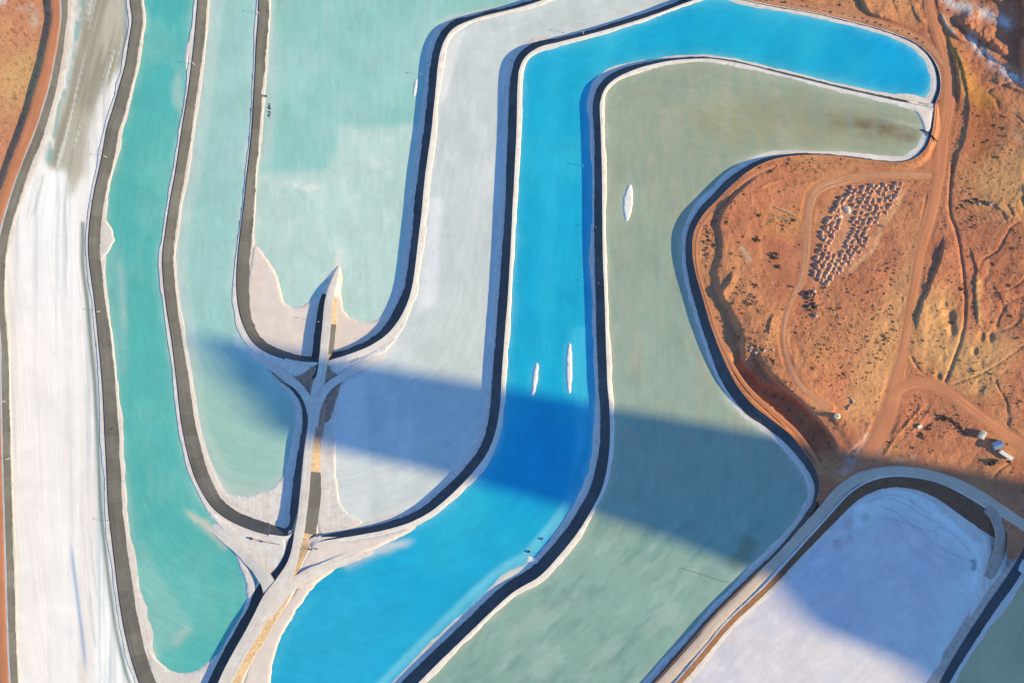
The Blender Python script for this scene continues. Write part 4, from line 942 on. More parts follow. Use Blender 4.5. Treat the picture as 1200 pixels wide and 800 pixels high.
# pigment of the ground
def desert_tint(x, y, d=None):
    o = lin(202, 134, 102, .86)
    c = paint(x, y, o, [(sstep(fbm(x, y, 80, 201), -.25, .4), lin(210, 150, 108, .86), .7), (sstep(fbm(x, y, 26, 202), -.1, .6), lin(194, 122, 94, .86), .6)])
    yel = soft([(1062, 300), (1076, 260), (1088, 250), (1072, 320), (1064, 360), (1054, 410), (1040, 455), (1020, 500), (985, 490), (1000, 440), (1020, 400), (1030, 360)], 14)
    yel2 = soft([(1120, 200), (1200, 170), (1260, 200), (1200, 260), (1150, 250)], 25)
    yel3 = soft([(1075, 350), (1110, 330), (1130, 400), (1180, 390), (1200, 420), (1150, 470), (1110, 445), (1078, 425), (1072, 390)], 16)
    yel4 = soft([(1100, 20), (1118, 45), (1135, 80), (1150, 100), (1180, 120), (1150, 130), (1128, 110), (1115, 60)], 6)
    yel5 = soft([(860, -60), (1000, -60), (1080, -40), (1085, 30), (1020, 20), (950, 5)], 12)
    red1 = soft([(1140, 260), (1260, 260), (1260, 360), (1180, 360), (1145, 330)], 20)
    red2 = soft([(1170, 420), (1270, 400), (1270, 520), (1200, 510)], 18)
    red3 = soft([(870, 290), (900, 240), (950, 230), (940, 320), (915, 370), (890, 340)], 16)
    brn = soft([(1128, 100), (1170, 110), (1170, 170), (1140, 200), (1125, 160)], 18)
    c = paint(x, y, c, [(yel, lin(222, 168, 118, .9), .7), (yel2, lin(220, 170, 116, .9), .7), (yel3, lin(222, 173, 120, .9), .75), (yel4, lin(224, 160, 92, .85), .8), (yel5, lin(212, 158, 112, .9), .6),
                        (red1, lin(192, 120, 92, .86), .55), (red2, lin(196, 124, 98, .86), .6), (red3, lin(196, 124, 98, .86), .6), (brn, lin(160, 98, 60, .85), .5),
                        (soft([(895, 245), (930, 240), (950, 262), (935, 280), (900, 275)], 8), lin(206, 150, 100, .85), .6)])
    c = paint(x, y, c, [(streak([(1068, 212), (1056, 230), (1046, 250), (1032, 267), (1025, 289), (1009, 305), (995, 317), (980, 332)], 3.2, x, y), lin(226, 178, 138, .9), .8)])
    c = paint(x, y, c, [(soft([(958, 333), (952, 320), (957, 298), (962, 272), (972, 248), (984, 232), (998, 220), (1030, 216), (1066, 212), (1053, 226), (1042, 246), (1027, 262), (1021, 284), (1006, 301), (992, 313), (979, 326), (968, 334)], 4), lin(222, 164, 130, .88), .6)])  # paler pink painted under the spoil mounds to lighten the shaded gaps
    # salt washes
    ws_ = streak([(1100, -30), (1112, 2), (1135, 10), (1160, 18), (1180, 28)], 6.5, x, y, False) * (x < 1195) * sstep(fbm(x, y, 8, 211), -.6, 0)
    ws2 = streak([(1138, 44), (1146, 56), (1160, 70), (1178, 84), (1198, 94), (1215, 100)], 5.5, x, y, False) * (x > 1128) * sstep(fbm(x, y, 7, 212), -.5, .1)
    ws3 = streak([(1104, 16), (1110, 30), (1122, 42)], 2, x, y)
    ws4 = np.zeros(len(x))
    for (a, b, r_) in [(1196, 160, 6), (1035, 505, 3), (1026, 526, 6), (1056, 540, 5), (1070, 537, 5), (1000, 540, 8), (990, 552, 8), (1012, 512, 5)]:
        ws4 = np.maximum(ws4, np.exp(-((x - a) ** 2 + (y - b) ** 2) / r_ ** 2) * sstep(fbm(x, y, 6, 213), -.3, .3))
    c = paint(x, y, c, [(ws_, lin(210, 198, 194), .95), (ws2, lin(218, 206, 206), .95), (ws3, lin(220, 205, 190), .8), (ws4, lin(196, 168, 156), .6),
                        (streak([(869, 288), (874, 297), (880, 309)], 2.6, x, y), lin(196, 176, 160), .95), (streak([(868, 282), (880, 312), (895, 345), (905, 362)], 1.6, x, y), lin(206, 146, 110, .9), .6),
                        (streak([(1020, 506), (1008, 522), (998, 534), (992, 548)], 6, x, y, False) * (y > 500) * sstep(fbm(x, y, 7, 214), -.4, .2), lin(188, 160, 150), .6),
                        (streak([(1148, 320), (1146, 350), (1150, 388)], 3, x, y), lin(226, 182, 124, .9), .8),
                        (streak([(1112, 80), (1128, 100), (1130, 150), (1116, 195)], 2.0, x, y), lin(222, 176, 130, .9), .5)])
    for q, wd_, cc, al in (([(1200, 246), (1176, 262), (1160, 290), (1158, 330), (1166, 372), (1182, 404)], 1.4, (222, 170, 120), .6), ([(1135, 205), (1150, 240), (1156, 262), (1148, 300)], 1.2, (170, 98, 66), .5), ([(1205, 300), (1188, 322), (1180, 350), (1186, 380)], 1.3, (224, 176, 126), .55),
                           ([(1128, 395), (1140, 420), (1150, 452), (1172, 480)], 1.2, (224, 180, 130), .5), ([(960, 205), (930, 216), (905, 240), (893, 270), (893, 300), (905, 330), (918, 352)], 2.4, (214, 150, 112), .5), ([(1000, 208), (962, 232), (952, 262), (950, 300), (940, 332)], 1.2, (176, 106, 74), .45), ([(880, 228), (890, 250), (884, 268), (874, 286)], 1.6, (212, 148, 112), .5),
                           ([(1060, 322), (1056, 350), (1046, 400), (1034, 450), (1016, 498)], 1.1, (228, 184, 134), .5), ([(1150, 120), (1164, 150), (1190, 170), (1220, 176)], 1.3, (178, 104, 70), .5), ([(1112, 130), (1108, 160), (1112, 190)], 1.1, (150, 88, 60), .6), ([(1140, 480), (1165, 470), (1190, 468), (1215, 474)], 1.2, (180, 104, 74), .5),
                           ([(1024, 536), (1040, 516), (1056, 500), (1072, 484), (1090, 468)], 1.0, (120, 74, 54), .6), ([(1032, 540), (1052, 518), (1072, 496), (1092, 476)], .9, (226, 170, 124), .5), ([(1090, 525), (1110, 512), (1132, 512), (1150, 522), (1140, 536)], 1.5, (222, 156, 116), .5)):
        c = paint(x, y, c, [(streak(q, wd_, x, y), lin(*cc, .88), al)])
    # darker plant litter speckles
    sp = sstep(fbm(x, y, 3.2, 221, 2), .25, .45) * sstep(fbm(x, y, 34, 222), -.2, .2)
    c = paint(x, y, c, [(sp, lin(132, 84, 56), .4)])
    blotch = sstep(fbm(x, y, 12, 223, 3), -.2, .55)[:, None]  # random darker blotches in the ground's own tone
    return c * (1 - 0.12 * blotch)

def terrain(name, poly, label, step=1.0, zoff=0.0):
    return grid_sheet(name, poly, 0, step, M_DESERT, desert_tint, None, label, 'desert', zfn=lambda x, y: sample(HT, x, y) + zoff)
east = seq([(690, -85)], sub(d10, -1.0, (700, -70), (1096, 122)), sub(d6, -1.0, (1096, 122), (957, 585)), [(962, 600), (983, 574), (1005, 560), (1030, 553), (1060, 551), (1090, 556), (1120, 566), (1150, 582), (1170, 596), (1180, 625), (1180, 655), (1192, 655), (1200, 640), (1285, 640), (1285, -85)])
terrain('desert_terrain', east, 'orange desert ground with gullies right of the ponds')

# far left ground, lower than the orange road
sl, d, s, L = line_field([(68, -90), (59, 0), (60, 22), (56, 50), (43, 98), (27, 150), (8, 200), (-5, 235), (-18, 270), (-24, 300), (-24, 400), (-14, 600), (-6, 800), (0, 895)], 200, 3)
HL = np.full((NY, NX), 23.6)
HL += .5 * fbm(xx, yy, 40, 401) + .28 * fbm(xx, yy, 7, 402, 3)
HL[sl] = HL[sl] * (1 - sstep(d, -2.5, 0.5)) + 27.3 * sstep(d, -2.5, 0.5)
def left_tint(x, y, d=None):
    c = paint(x, y, lin(216, 150, 114, .9), [(sstep(fbm(x, y, 40, 411), -.2, .5), lin(226, 172, 120, .9), .8), (soft([(20, 60), (50, 60), (30, 120), (0, 150), (0, 90)], 16), lin(222, 180, 124, .9), .7), (sstep(12 - y, -6, 16) * sstep(fbm(x, y, 14, 412), -.2, .2), lin(222, 210, 200), .9),
                       (soft([(34, 18), (44, 14), (46, 30), (38, 36)], 5), lin(214, 190, 172), .7), (sstep(fbm(x, y, 3.2, 413, 2), .3, .5), lin(130, 84, 56), .5)])
    return c
leftp = seq([(-88, -88)], sub(d0, -1.2, (70, -80), (16, 890)), [(-88, 889)])
grid_sheet('desert_terrain', leftp, 0, 1.6, M_DESERT, left_tint, None, 'orange desert ground left of the orange road', 'desert', zfn=lambda x, y: sample(HL, x, y))
ribbon('dirt_road', 'orange dirt road along the far left dike', [(64, -80, 12), (65, 0, 12), (66, 22, 12), (62, 50, 13), (51, 98, 15), (35, 150, 15), (16, 200, 14), (5, 232, 13), (-6, 262, 13), (-13, 300, 13), (-13, 350, 12), (-7, 400, 12), (-5, 500, 12), (-2, 600, 12), (1, 700, 12), (5, 800, 12), (8, 890, 12)], zlin(27.45, 27.45), M_DIRT_ROAD, edge=.3)

ribbon('gravel_road', 'pale gravel ring road around the white pond', ring_pts, zring, M_PALE_ROAD, edge=.3, seed=11)
ribbon('dirt_road', 'wide orange dirt road running down the desert to the ring road', main_pts, zm, M_DIRT_ROAD, edge=.35, seed=12, lift=.12)
ribbon('dirt_road', 'orange dirt road slanting down past the trailers', diag_pts, zd, M_DIRT_ROAD, edge=.35, seed=13, lift=.16)
ribbon('dirt_road', 'orange dirt road along the top of the blue pond', top_pts, zt_, M_TRACK, edge=.35, seed=14, lift=.1)
ribbon('dirt_track', 'beaten track curving round the dumped spoil mounds', loop_pts, zl, M_TRACK, edge=.3, seed=15, lift=.08, rut=.12)
ribbon('dirt_track', 'narrow orange track between the dark dike and the desert bank', west_pts, zw, M_DIRT_ROAD, edge=.3, seed=16, lift=.1)
ribbon('gravel_road', 'short pale ramp dropping from the ring road to the white pond', [(1158, 594, 14), (1167, 606, 14), (1172.5, 622, 14), (1172, 640, 14), (1167, 658, 14), (1159, 674, 15), (1152, 684, 15)], zlin(28.5, 28.3, 27.6, 26.6, 25.2, 23.4, 21.2), earth_mat('ramp_gravel', (0.5, 0.4, 0.35), (0.4, 0.3, 0.26), 7, .95, .25, .2, streak=.2), edge=1.2, seed=17)

# ------------------------------------------------------------------ far ground and the mesa whose shadow crosses the ponds
def far_ground():
    xi0, xi1, yi0, yi1 = X0 + 4, X0 + NX - 6, Y0 + 4, Y0 + NY - 6
    ax, bx = -30000, 30000
    z = 24.0
    inn = [world(xi0, yi0, z), world(xi1, yi0, z), world(xi1, yi1, z), world(xi0, yi1, z)]
    out = [(ax, bx, z), (bx, bx, z), (bx, ax, z), (ax, ax, z)]
    V = inn + out
    F = [(0, 4, 5, 1), (1, 5, 6, 2), (2, 6, 7, 3), (3, 7, 4, 0)]
    nn = np.cross(np.subtract(V[4], V[0]), np.subtract(V[1], V[0]))
    if nn[2] < 0: F = [f[::-1] for f in F]
    m = earth_mat('far_desert', (0.42, 0.2, 0.1), (0.34, 0.15, 0.085), 160, .97, .2, .3)
    tag(add('desert_ground', raw_mesh('desert_ground', V, F, [m])), 'open orange desert beyond the ponds', 'desert', kind='structure')
    # a sunk floor under the ponds
    zf = -14.0
    V = [world(xi0, yi0, zf), world(xi1, yi0, zf), world(xi1, yi1, zf), world(xi0, yi1, zf)] + inn
    F = [(0, 3, 2, 1), (0, 1, 5, 4), (1, 2, 6, 5), (2, 3, 7, 6), (3, 0, 4, 7)]
    tag(add('basin_ground', raw_mesh('basin_ground', V, F, [m], smooth=False)), 'basin floor beneath the ponds', 'desert', kind='structure')
far_ground()

def mesa():
    Dm = 2250.0
    t15 = math.tan(R(SUN_EL))
    u_ = np.array([SUN_DIR.x, SUN_DIR.y]); v_ = np.array([0.177, 0.984]) / math.hypot(.177, .984)
    prof = [(-2600, 1900), (-1600, 1500), (-900, 1150), (-600, 960), (-420, 720), (-345, 570), (-314, 514), (-284, 467), (-257, 352), (-215, 300), (-190, 170), (-180, 100), (-172, 10), (-166, -60), (-161, -185), (-157, -235), (-140, -262), (-120, -282), (-104, -306), (-86, -330), (-70, -352), (-57.5, -368)]
    vs = np.r_[np.arange(-2600, -420, 40), np.arange(-420, -57, 3.0), -57.0]
    pv, pu = zip(*prof)
    us = np.interp(vs, pv, pu)
    us = us + np.where(vs > -170, 10, 6) * n1(vs, 16, 77)
    Dv = Dm + 900 * np.clip((-205 - vs) / 110, 0, 1) ** 1.0
    top = t15 * (Dv - us) + 12
    front = 0 * vs
    # section towards the scene: talus, cliff, bench, cliff, top, back slope
    def col(v, h, f):
        nj = 30 * n1(v, 70, 80) + 14 * n1(v, 22, 81)
        return [(Dm - 330 + nj, 22), (Dm - 120 + .6 * nj, .30 * h), (Dm - 96 + .5 * nj, .52 * h), (Dm - 50 + .3 * nj, .56 * h), (Dm - 20, .82 * h), (Dm - 8, .85 * h), (Dm, h - 4), (Dm + 6, h), (Dm + 180, h - 3), (Dm + 420, h - 40), (Dm + 470, h * .5), (Dm + 900, 22)]
    def pos(u, v): return u * u_ + v * v_
    V, r = [], 12
    for v, h, D_ in zip(vs, top, Dv):
        for (u, z) in col(v, h, 0):
            p = pos(u + D_ - Dm, v)
            V.append((p[0], p[1], z))
    # north end wall, stepping down
    n0 = len(vs)
    ends = [(-56.0, 1.0), (-50, .55), (-46, .5), (-20, .12), (10, 0.0)]
    h = top[-1]
    for dv, fz in ends:
        for (u, z) in col(-57, h, 0):
            p = pos(Dm + (u - Dm) * (1 if fz > .6 else 1), dv)
            V.append((p[0], p[1], min(z, max(22, h * fz)) if fz < 1 else z - 2))
    n = n0 + len(ends)
    i = np.arange(n - 1)[:, None] * r + np.arange(r - 1)[None, :]
    F = np.stack([i, i + 1, i + r + 1, i + r], -1).reshape(-1, 4)
    V = np.array(V)
    a = V[F[3]]
    nn = np.cross(a[1] - a[0], a[3] - a[0])
    if nn[2] < 0: F = F[:, ::-1]
    m, nt, b = new_mat('red_rock', .95, .1)
    co = obj_co(nt)
    band = noise_node(nt, 1.0, 3, .6, scaled(nt, co, (.0015, .0015, .05)))
    nt.links.new(mixc(nt, remap(nt, band, .35, .65, 0, 1), (.36, .15, .08), (.24, .1, .06)), b.inputs['Base Color'])
    tag(add('mesa_hill', raw_mesh('mesa_hill', V, F, [m], smooth=False)), 'tall red rock mesa far beyond the desert', 'mesa', kind='structure')
mesa()
# ------------------------------------------------------------------ separate things
import bmesh
def plain(name, col, rough=.6, metal=0.0, spec=.4, var=.12, scale=1.5):
    m, nt, b = new_mat(name, rough, spec)
    f = remap(nt, noise_node(nt, scale, 4, .6, obj_co(nt)), .3, .7, 1 - var, 1 + var)
    nt.links.new(mixc(nt, 1.0, tuple(col), nt_gray(nt, f), 'MULTIPLY'), b.inputs['Base Color'])
    b.inputs['Metallic'].default_value = metal
    return m
K_WHITE = plain('white_paint', (.78, .76, .7), .5)
K_CREAM = plain('cream_paint', (.74, .68, .52), .5)
K_BLUE = plain('blue_roofing', (.1, .2, .42), .5)
K_DARK = plain('dark_steel', (.04, .04, .045), .5)
K_LINE = plain('floating_hose', (.1, .12, .1), .7)
K_TYRE = plain('rubber', (.02, .02, .02), .85)
K_GREY = plain('worn_machine_paint', (.3, .25, .2), .6, var=.25)
K_MACHINE = plain('dirty_machine_paint', (.15, .12, .1), .6, var=.3)
K_GLASS = plain('dark_glass', (.03, .04, .05), .15, spec=.6)
K_WINDROW = plain('windrow_earth', (.36, .3, .24), .9)  # pale earth of the two raised strips
K_LEAF = plain('dry_shrub', (.21, .135, .085), .95, var=.35, scale=2)
K_LEAF2 = plain('dark_shrub', (.1, .075, .05), .95, var=.35, scale=2)
K_ROCK = plain('red_boulder', (.33, .17, .11), .95, var=.3, scale=.8)
K_PALEROCK = plain('pale_boulder', (.6, .5, .42), .95, var=.2, scale=.8)
K_DARKROCK = plain('dark_boulder', (.09, .075, .07), .95, var=.3, scale=.8)
K_SPOIL = plain('pink_spoil', (.54, .32, .23), .97, var=.14, scale=.5)
K_SPOIL_RED = plain('red_spoil', (.46, .25, .17), .97, var=.2, scale=.5)
K_SPOIL_WHITE = plain('white_spoil', (.54, .46, .42), .95, var=.08, scale=.5)

def empty(name, px, py, z, rz, label, cat, group=None):
    o = bpy.data.objects.new(name, None)
    C.objects.link(o)
    o.location = world(px, py, z)
    o.rotation_euler = (0, 0, rz)
    o.empty_display_size = 1
    return tag(o, label, cat, group)
def from_bm(name, bm, mat, parent=None, smooth=False):
    me = bpy.data.meshes.new(name)
    bm.normal_update()
    bm.to_mesh(me)
    bm.free()
    me.materials.append(mat)
    if smooth: me.polygons.foreach_set('use_smooth', np.ones(len(me.polygons), bool))
    return add(name, me, parent)
def bx(bm, c, size, bev=0.0, rz=0.0):
    r = bmesh.ops.create_cube(bm, size=1)
    vs = r['verts']
    ca, sa = math.cos(rz), math.sin(rz)
    for v in vs:
        x, y, z = v.co.x * size[0], v.co.y * size[1], v.co.z * size[2]
        v.co = (x * ca - y * sa + c[0], x * sa + y * ca + c[1], z + c[2])
    if bev:
        es = list({e for v in vs for e in v.link_edges})
        bmesh.ops.bevel(bm, geom=es, offset=bev, segments=1, affect='EDGES')
def cyl(bm, c, r, h, n=16, axis='z', r2=None):
    q = bmesh.ops.create_cone(bm, cap_ends=True, segments=n, radius1=r, radius2=r if r2 is None else r2, depth=h)
    for v in q['verts']:
        x, y, z = v.co
        if axis == 'x': x, y, z = z, x, y
        if axis == 'y': x, y, z = y, z, x
        v.co = (x + c[0], y + c[1], z + c[2])
def tube(bm, P, r, n=8):
    P = [Vector(p) for p in P]
    rings = []
    for i, p in enumerate(P):
        t = (P[min(i + 1, len(P) - 1)] - P[max(i - 1, 0)]).normalized()
        a = t.cross(Vector((0, 0, 1)))
        if a.length < .05: a = Vector((1, 0, 0))
        a.normalize(); b = t.cross(a)
        rings.append([bm.verts.new(p + (a * math.cos(k * 2 * math.pi / n) + b * math.sin(k * 2 * math.pi / n)) * r) for k in range(n)])
    for A, B in zip(rings, rings[1:]):
        for k in range(n): bm.faces.new((A[k], A[(k + 1) % n], B[(k + 1) % n], B[k]))
    bm.faces.new(rings[0][::-1]); bm.faces.new(rings[-1])
def ground(px, py): return float(sample(HT, px, py))

# marker posts on the dikes
def post_proto(px, py, z, label, h=5.8):
    t = empty('marker_post', px, py, z, 0.3, label, 'marker post', 'marker posts on the dikes')
    b = bmesh.new(); cyl(b, (0, 0, h / 2), .2, h, 8, r2=.15); from_bm('post', b, K_WHITE, t)
    b = bmesh.new(); bx(b, (0, 0, h - .35), (.25, 1.1, .6), .04); from_bm('marker_board', b, K_WHITE, t)
    b = bmesh.new(); cyl(b, (0, 0, .15), .55, .5, 10, r2=.45); from_bm('footing', b, K_WHITE, t)
    return t
posts = [(124.5, 184, Z17 + .9, 'white marker post on the dike beside the grey brown stain of the salt pan'), (227.5, 75.5, Z26 + .9, 'white marker post on the crest beside the pale lens in the teal pond'), (303, 16, Z35 + .9, 'white marker post at the top of the grey dike left of the mint pond'),
         (493.5, 88, .6, 'white marker post at the shaded edge of the mint pond beside the thin salt sliver'), (373, 179, .0, ''), (683.5, 39.5, Z26 + .9, 'white marker post on the dike at the upper bend of the pale grey pond'), (698, 267, Z26 + 2.4, 'white marker post on the dark liner beside the broad islet of the olive pond'),
         (701, 332, Z26 + 3.0, 'white marker post on the dark liner further down from the broad islet'), (374, 377, 5.0, 'white marker post beside the causeway above the pink beach'), (127.5, 611, Z17 + .9, 'white marker post on the dike beside the lower salt pan'), (116.5, 365, Z17 + .9, 'white marker post on the grey dike below the pinkish salt bulge'),
         (683, 194.5, Z26 + .2, 'white marker post at the shaded edge of the blue pond, above its islets'), (5.5, 470, Z17 + 5.5, 'white marker post on the far left dike, upper of the two there'), (10, 537, Z17 + 3, 'white marker post on the far left dike, lower of the two there')]
first = None
def copy_tree(o, loc, rz=None, label=None):
    c = o.copy(); C.objects.link(c); c.location = loc
    if rz is not None: c.rotation_euler = (0, 0, rz)
    if label: c['label'] = label
    for ch in o.children:
        k = ch.copy(); C.objects.link(k); k.parent = c
        for g in ch.children:
            q = g.copy(); C.objects.link(q); q.parent = k
    return c
for px, py, z, lb in posts:
    if not lb: continue
    if first is None: first = post_proto(px, py, z, lb)
    else: copy_tree(first, world(px, py, z), random.uniform(-.6, .6), lb)

# lumps: boulders and spoil mounds share a few meshes
def lump_mesh(name, seed, mat, flat=1.0, rings=4, seg=10, cone=.8, rough=.16):
    g = np.random.default_rng(seed)
    V, F = [], []
    ph = g.uniform(0, 6.28, 4)
    for i in range(rings + 1):
        t = i / rings
        rr = (1 - t) ** cone if i < rings else 0.0
        zz = flat * (1 - (1 - t) ** 1.35) if i else -.25
        for k in range(seg):
            a = 2 * math.pi * k / seg
            q = 1 + rough * (math.sin(2 * a + ph[0]) + .6 * math.sin(3 * a + ph[1])) + g.uniform(-rough, rough) * .7
            V.append((rr * q * math.cos(a), rr * q * math.sin(a), zz + (g.uniform(-.06, .06) if 0 < i < rings else 0)))
    for i in range(rings):
        for k in range(seg):
            F.append((i * seg + k, i * seg + (k + 1) % seg, (i + 1) * seg + (k + 1) % seg, (i + 1) * seg + k))
    return raw_mesh(name, V, F, [mat], smooth=False)
spoil = [lump_mesh('spoil_mound', 500 + k, K_SPOIL, .72, 3, 9, .9) for k in range(5)]
spoil_red = [lump_mesh('spoil_mound', 520 + k, K_SPOIL_RED, .72, 3, 9, .9) for k in range(3)]
spoil_white = lump_mesh('spoil_mound', 530, K_SPOIL_WHITE, .55, 4, 12, .8)
DUMP = [(958, 333), (952, 320), (957, 298), (962, 272), (972, 248), (984, 232), (998, 220), (1030, 216), (1066, 212), (1053, 226), (1042, 246), (1027, 262), (1021, 284), (1006, 301), (992, 313), (979, 326), (968, 334)]
ax_, bx_ = np.array([.45, -.893]), np.array([.893, .45])
def put(name, me, px, py, z, r, h, rz, label, cat, group=None):
    o = add(name, me)
    o.location = world(px, py, z)
    o.scale = (r, r * random.uniform(.85, 1.2), h)
    o.rotation_euler = (0, 0, rz)
    return tag(o, label, cat, group)
n_m = 0
def mound_label(x, y, red):
    where = ('at the narrow upper right tip of the dumping ground' if x > 1046 else 'in the upper rows of the dumping ground, near the beaten track' if y < 240 else 'in the middle rows of the dumping ground, right of the bare oval' if y < 285 and x > 992
             else 'left of the bare oval in the dumping ground' if y < 300 and x < 985 else 'in the lower rows of the dumping ground, above the boulder heap' if y > 308 else 'below the bare oval in the dumping ground')
    return ('dark red spoil mound ' if red else 'pink spoil mound ') + where
for u in np.arange(-90, 90, 4.1):
    for v in np.arange(-60, 60, 6.3):
        p = np.array([1005, 270]) + ax_ * (u + random.uniform(-1.8, 1.8)) + bx_ * (v + random.uniform(-1.4, 1.4))
        x, y = p
        if not inside(DUMP, np.array([x]), np.array([y]))[0]: continue
        if random.random() < .07: continue
        q = ((x - 984) * .8 + (y - 276) * .6, -(x - 984) * .6 + (y - 276) * .8)
        if (((x - 986) + .45 * (y - 276)) / 8.5) ** 2 + ((y - 276) / 21) ** 2 < 1: continue
        if math.hypot(x - 993, y - 246) < 9: continue
        left = not inside(DUMP, np.array([x - 9]), np.array([y - 2]))[0]
        big = 1.25 if left else 1.0
        red = left and random.random() < .6 and y > 240
        lower = y > 300
        put('spoil_mound', random.choice(spoil_red if red else spoil), x, y, ground(x, y) - .1, random.uniform(2.2, 3.0) * big * (1.15 if lower else 1), random.uniform(2.7, 3.9) * big * (.9 if lower else 1), random.uniform(0, 6.28),
            mound_label(x, y, red), 'spoil mound', 'red spoil mounds on the left edge' if red else 'pink spoil mounds tipped in rows')
        n_m += 1
put('spoil_mound', spoil_white, 993, 246, ground(993, 246), 5, 3.2, .4, 'broad pale spoil mound among the pink ones in the dumping ground', 'spoil mound')
put('spoil_mound', spoil_white, 984, 254, ground(984, 254), 3.2, 2.4, 1.4, 'small pale spoil mound at the lower left of the broad pale one', 'spoil mound')

rocks = [lump_mesh('boulder', 540 + k, K_ROCK, 1.0, 3, 7, .55, .22) for k in range(3)]
procks = [lump_mesh('boulder', 550 + k, K_PALEROCK, 1.0, 3, 7, .55, .22) for k in range(3)]
drocks = [lump_mesh('boulder', 560 + k, K_DARKROCK, 1.0, 3, 7, .55, .22) for k in range(3)]
def rocks_at(n, cx, cy, rx, ry, pool, label, group, smin=.8, smax=2.2, z=None):
    for _ in range(n):
        rk = random.choice(pool)
        x, y = cx + rx * random.gauss(0, .5), cy + ry * random.gauss(0, .5)
        r = random.uniform(smin, smax)
        put('boulder', rk, x, y, (ground(x, y) if z is None else z) - .1, r, r * random.uniform(1, 1.5), random.uniform(0, 6.28), ('pale ' if rk in procks else 'red ' if rk in rocks else 'dark ') + label, 'boulder', group)
rocks_at(20, 952, 355, 9, 12, rocks + rocks + drocks + procks[:1], 'boulder in the heap below the spoil mounds', 'boulders heaped below the spoil mounds', 1.2, 3.0)
rocks_at(9, 952, 345, 8, 4, rocks, 'boulder in the heap below the spoil mounds', 'boulders heaped below the spoil mounds', 1.2, 2.4)
for x in np.linspace(1129, 1163, 12):
    y = 238 + random.uniform(-4, 3)
    put('boulder', random.choice(procks + drocks), x, y, ground(x, y) - .1, random.uniform(1, 2.1), random.uniform(1.4, 2.8), random.uniform(0, 6), 'pale or dark boulder in the loose line right of the main dirt road', 'boulder', 'boulders in a loose line right of the main dirt road')
rocks_at(9, 882, 410, 20, 6, procks, 'boulder on the desert bank above the shadowed strip', 'pale boulders on the desert bank', 1.0, 1.9)
rocks_at(22, 829, 280, 5, 16, rocks + drocks, 'boulder on the bench beside the olive pond', 'boulders on the bench beside the olive pond', .7, 1.6)
rocks_at(9, 386.5, 370, 2.4, 6, drocks + rocks, 'rubble boulder beside the top of the causeway', 'rubble beside the top of the causeway', .5, 1.0, z=1.0)
rocks_at(26, 316, 131, 1.2, 10, drocks, 'small stone in the rubble strip on the shore of the mint pond', 'stones in the rubble strip on the mint pond shore', .4, .8, z=.25)
for (x, y, r, lb) in [(635, 631, 1.6, 'dark boulder on the shaded salt ledge, upper of the two above the salt fan'), (620, 646, 1.9, 'dark boulder on the shaded salt ledge just above the salt fan')]:
    put('boulder', drocks[0], x, y, Z26 + .2, r, r * 1.1, 1.0, lb, 'boulder')
# bright pale rubble ridge left of the main road
for k in range(7):
    put('boulder', random.choice(procks), 996.5 + 3.2 * math.sin(k * .8), 466 + k * 2.3, ground(997, 470), random.uniform(1, 1.7), random.uniform(1.6, 2.6), k, 'bright pale stone in the curved row near the cream tank', 'boulder', 'bright pale stones in the curved row')
fan = mound_sheet('salt_fan', [(617, 651), (626, 653), (634, 658.5), (625, 660), (617, 657)], lambda x, y: Z26 + .6 + .16 * np.maximum(0, x - 622), Z26 - .3, 2.0, M_WHITE, 'white salt fan spilled across the dark liner below the blue pond', 'salt fan', step=.7, origin=True, seed=99, rough=.05)

# shrubs
def shrub_mesh(seed, mat, n=9):
    g = np.random.default_rng(seed)
    V, F = [], []
    for _ in range(n):
        a, rr = g.uniform(0, 6.28), g.uniform(0, .75) ** .7
        c = np.array([rr * math.cos(a), rr * math.sin(a), g.uniform(.15, .75) * (1.1 - .6 * rr)])
        s = g.uniform(.22, .45)
        b = len(V)
        for d in ((1, 0, 0), (0, 1, 0), (-1, 0, 0), (0, -1, 0), (0, 0, 1), (0, 0, -1)):
            V.append(c + np.array(d) * s * g.uniform(.6, 1.3, 3) + g.uniform(-.08, .08, 3))
        for (i, j, k) in ((0, 1, 4), (1, 2, 4), (2, 3, 4), (3, 0, 4), (1, 0, 5), (2, 1, 5), (3, 2, 5), (0, 3, 5)):
            F.append((b + i, b + j, b + k))
    return raw_mesh('desert_shrub', V, F, [mat], smooth=False)
shrubs = [shrub_mesh(600 + k, K_LEAF if k % 2 else K_LEAF2) for k in range(6)]
road_mask = np.zeros((NY, NX), np.float32)
for pts in (ring_pts, main_pts, diag_pts, loop_pts, west_pts, top_pts):
    Q, S = spline(pts, 2.0)
    sl = window(Q, 14)
    d, s, i = nearest(Q[:, :2], S, GX[sl], GY[sl])
    road_mask[sl] = np.maximum(road_mask[sl], (np.abs(d) < Q[i, 2] * .5 + 1.2).reshape(GX[sl].shape))
east_m = inside(east, GX, GY) & (road_mask < .5)
band = np.zeros((NY, NX), np.float32)
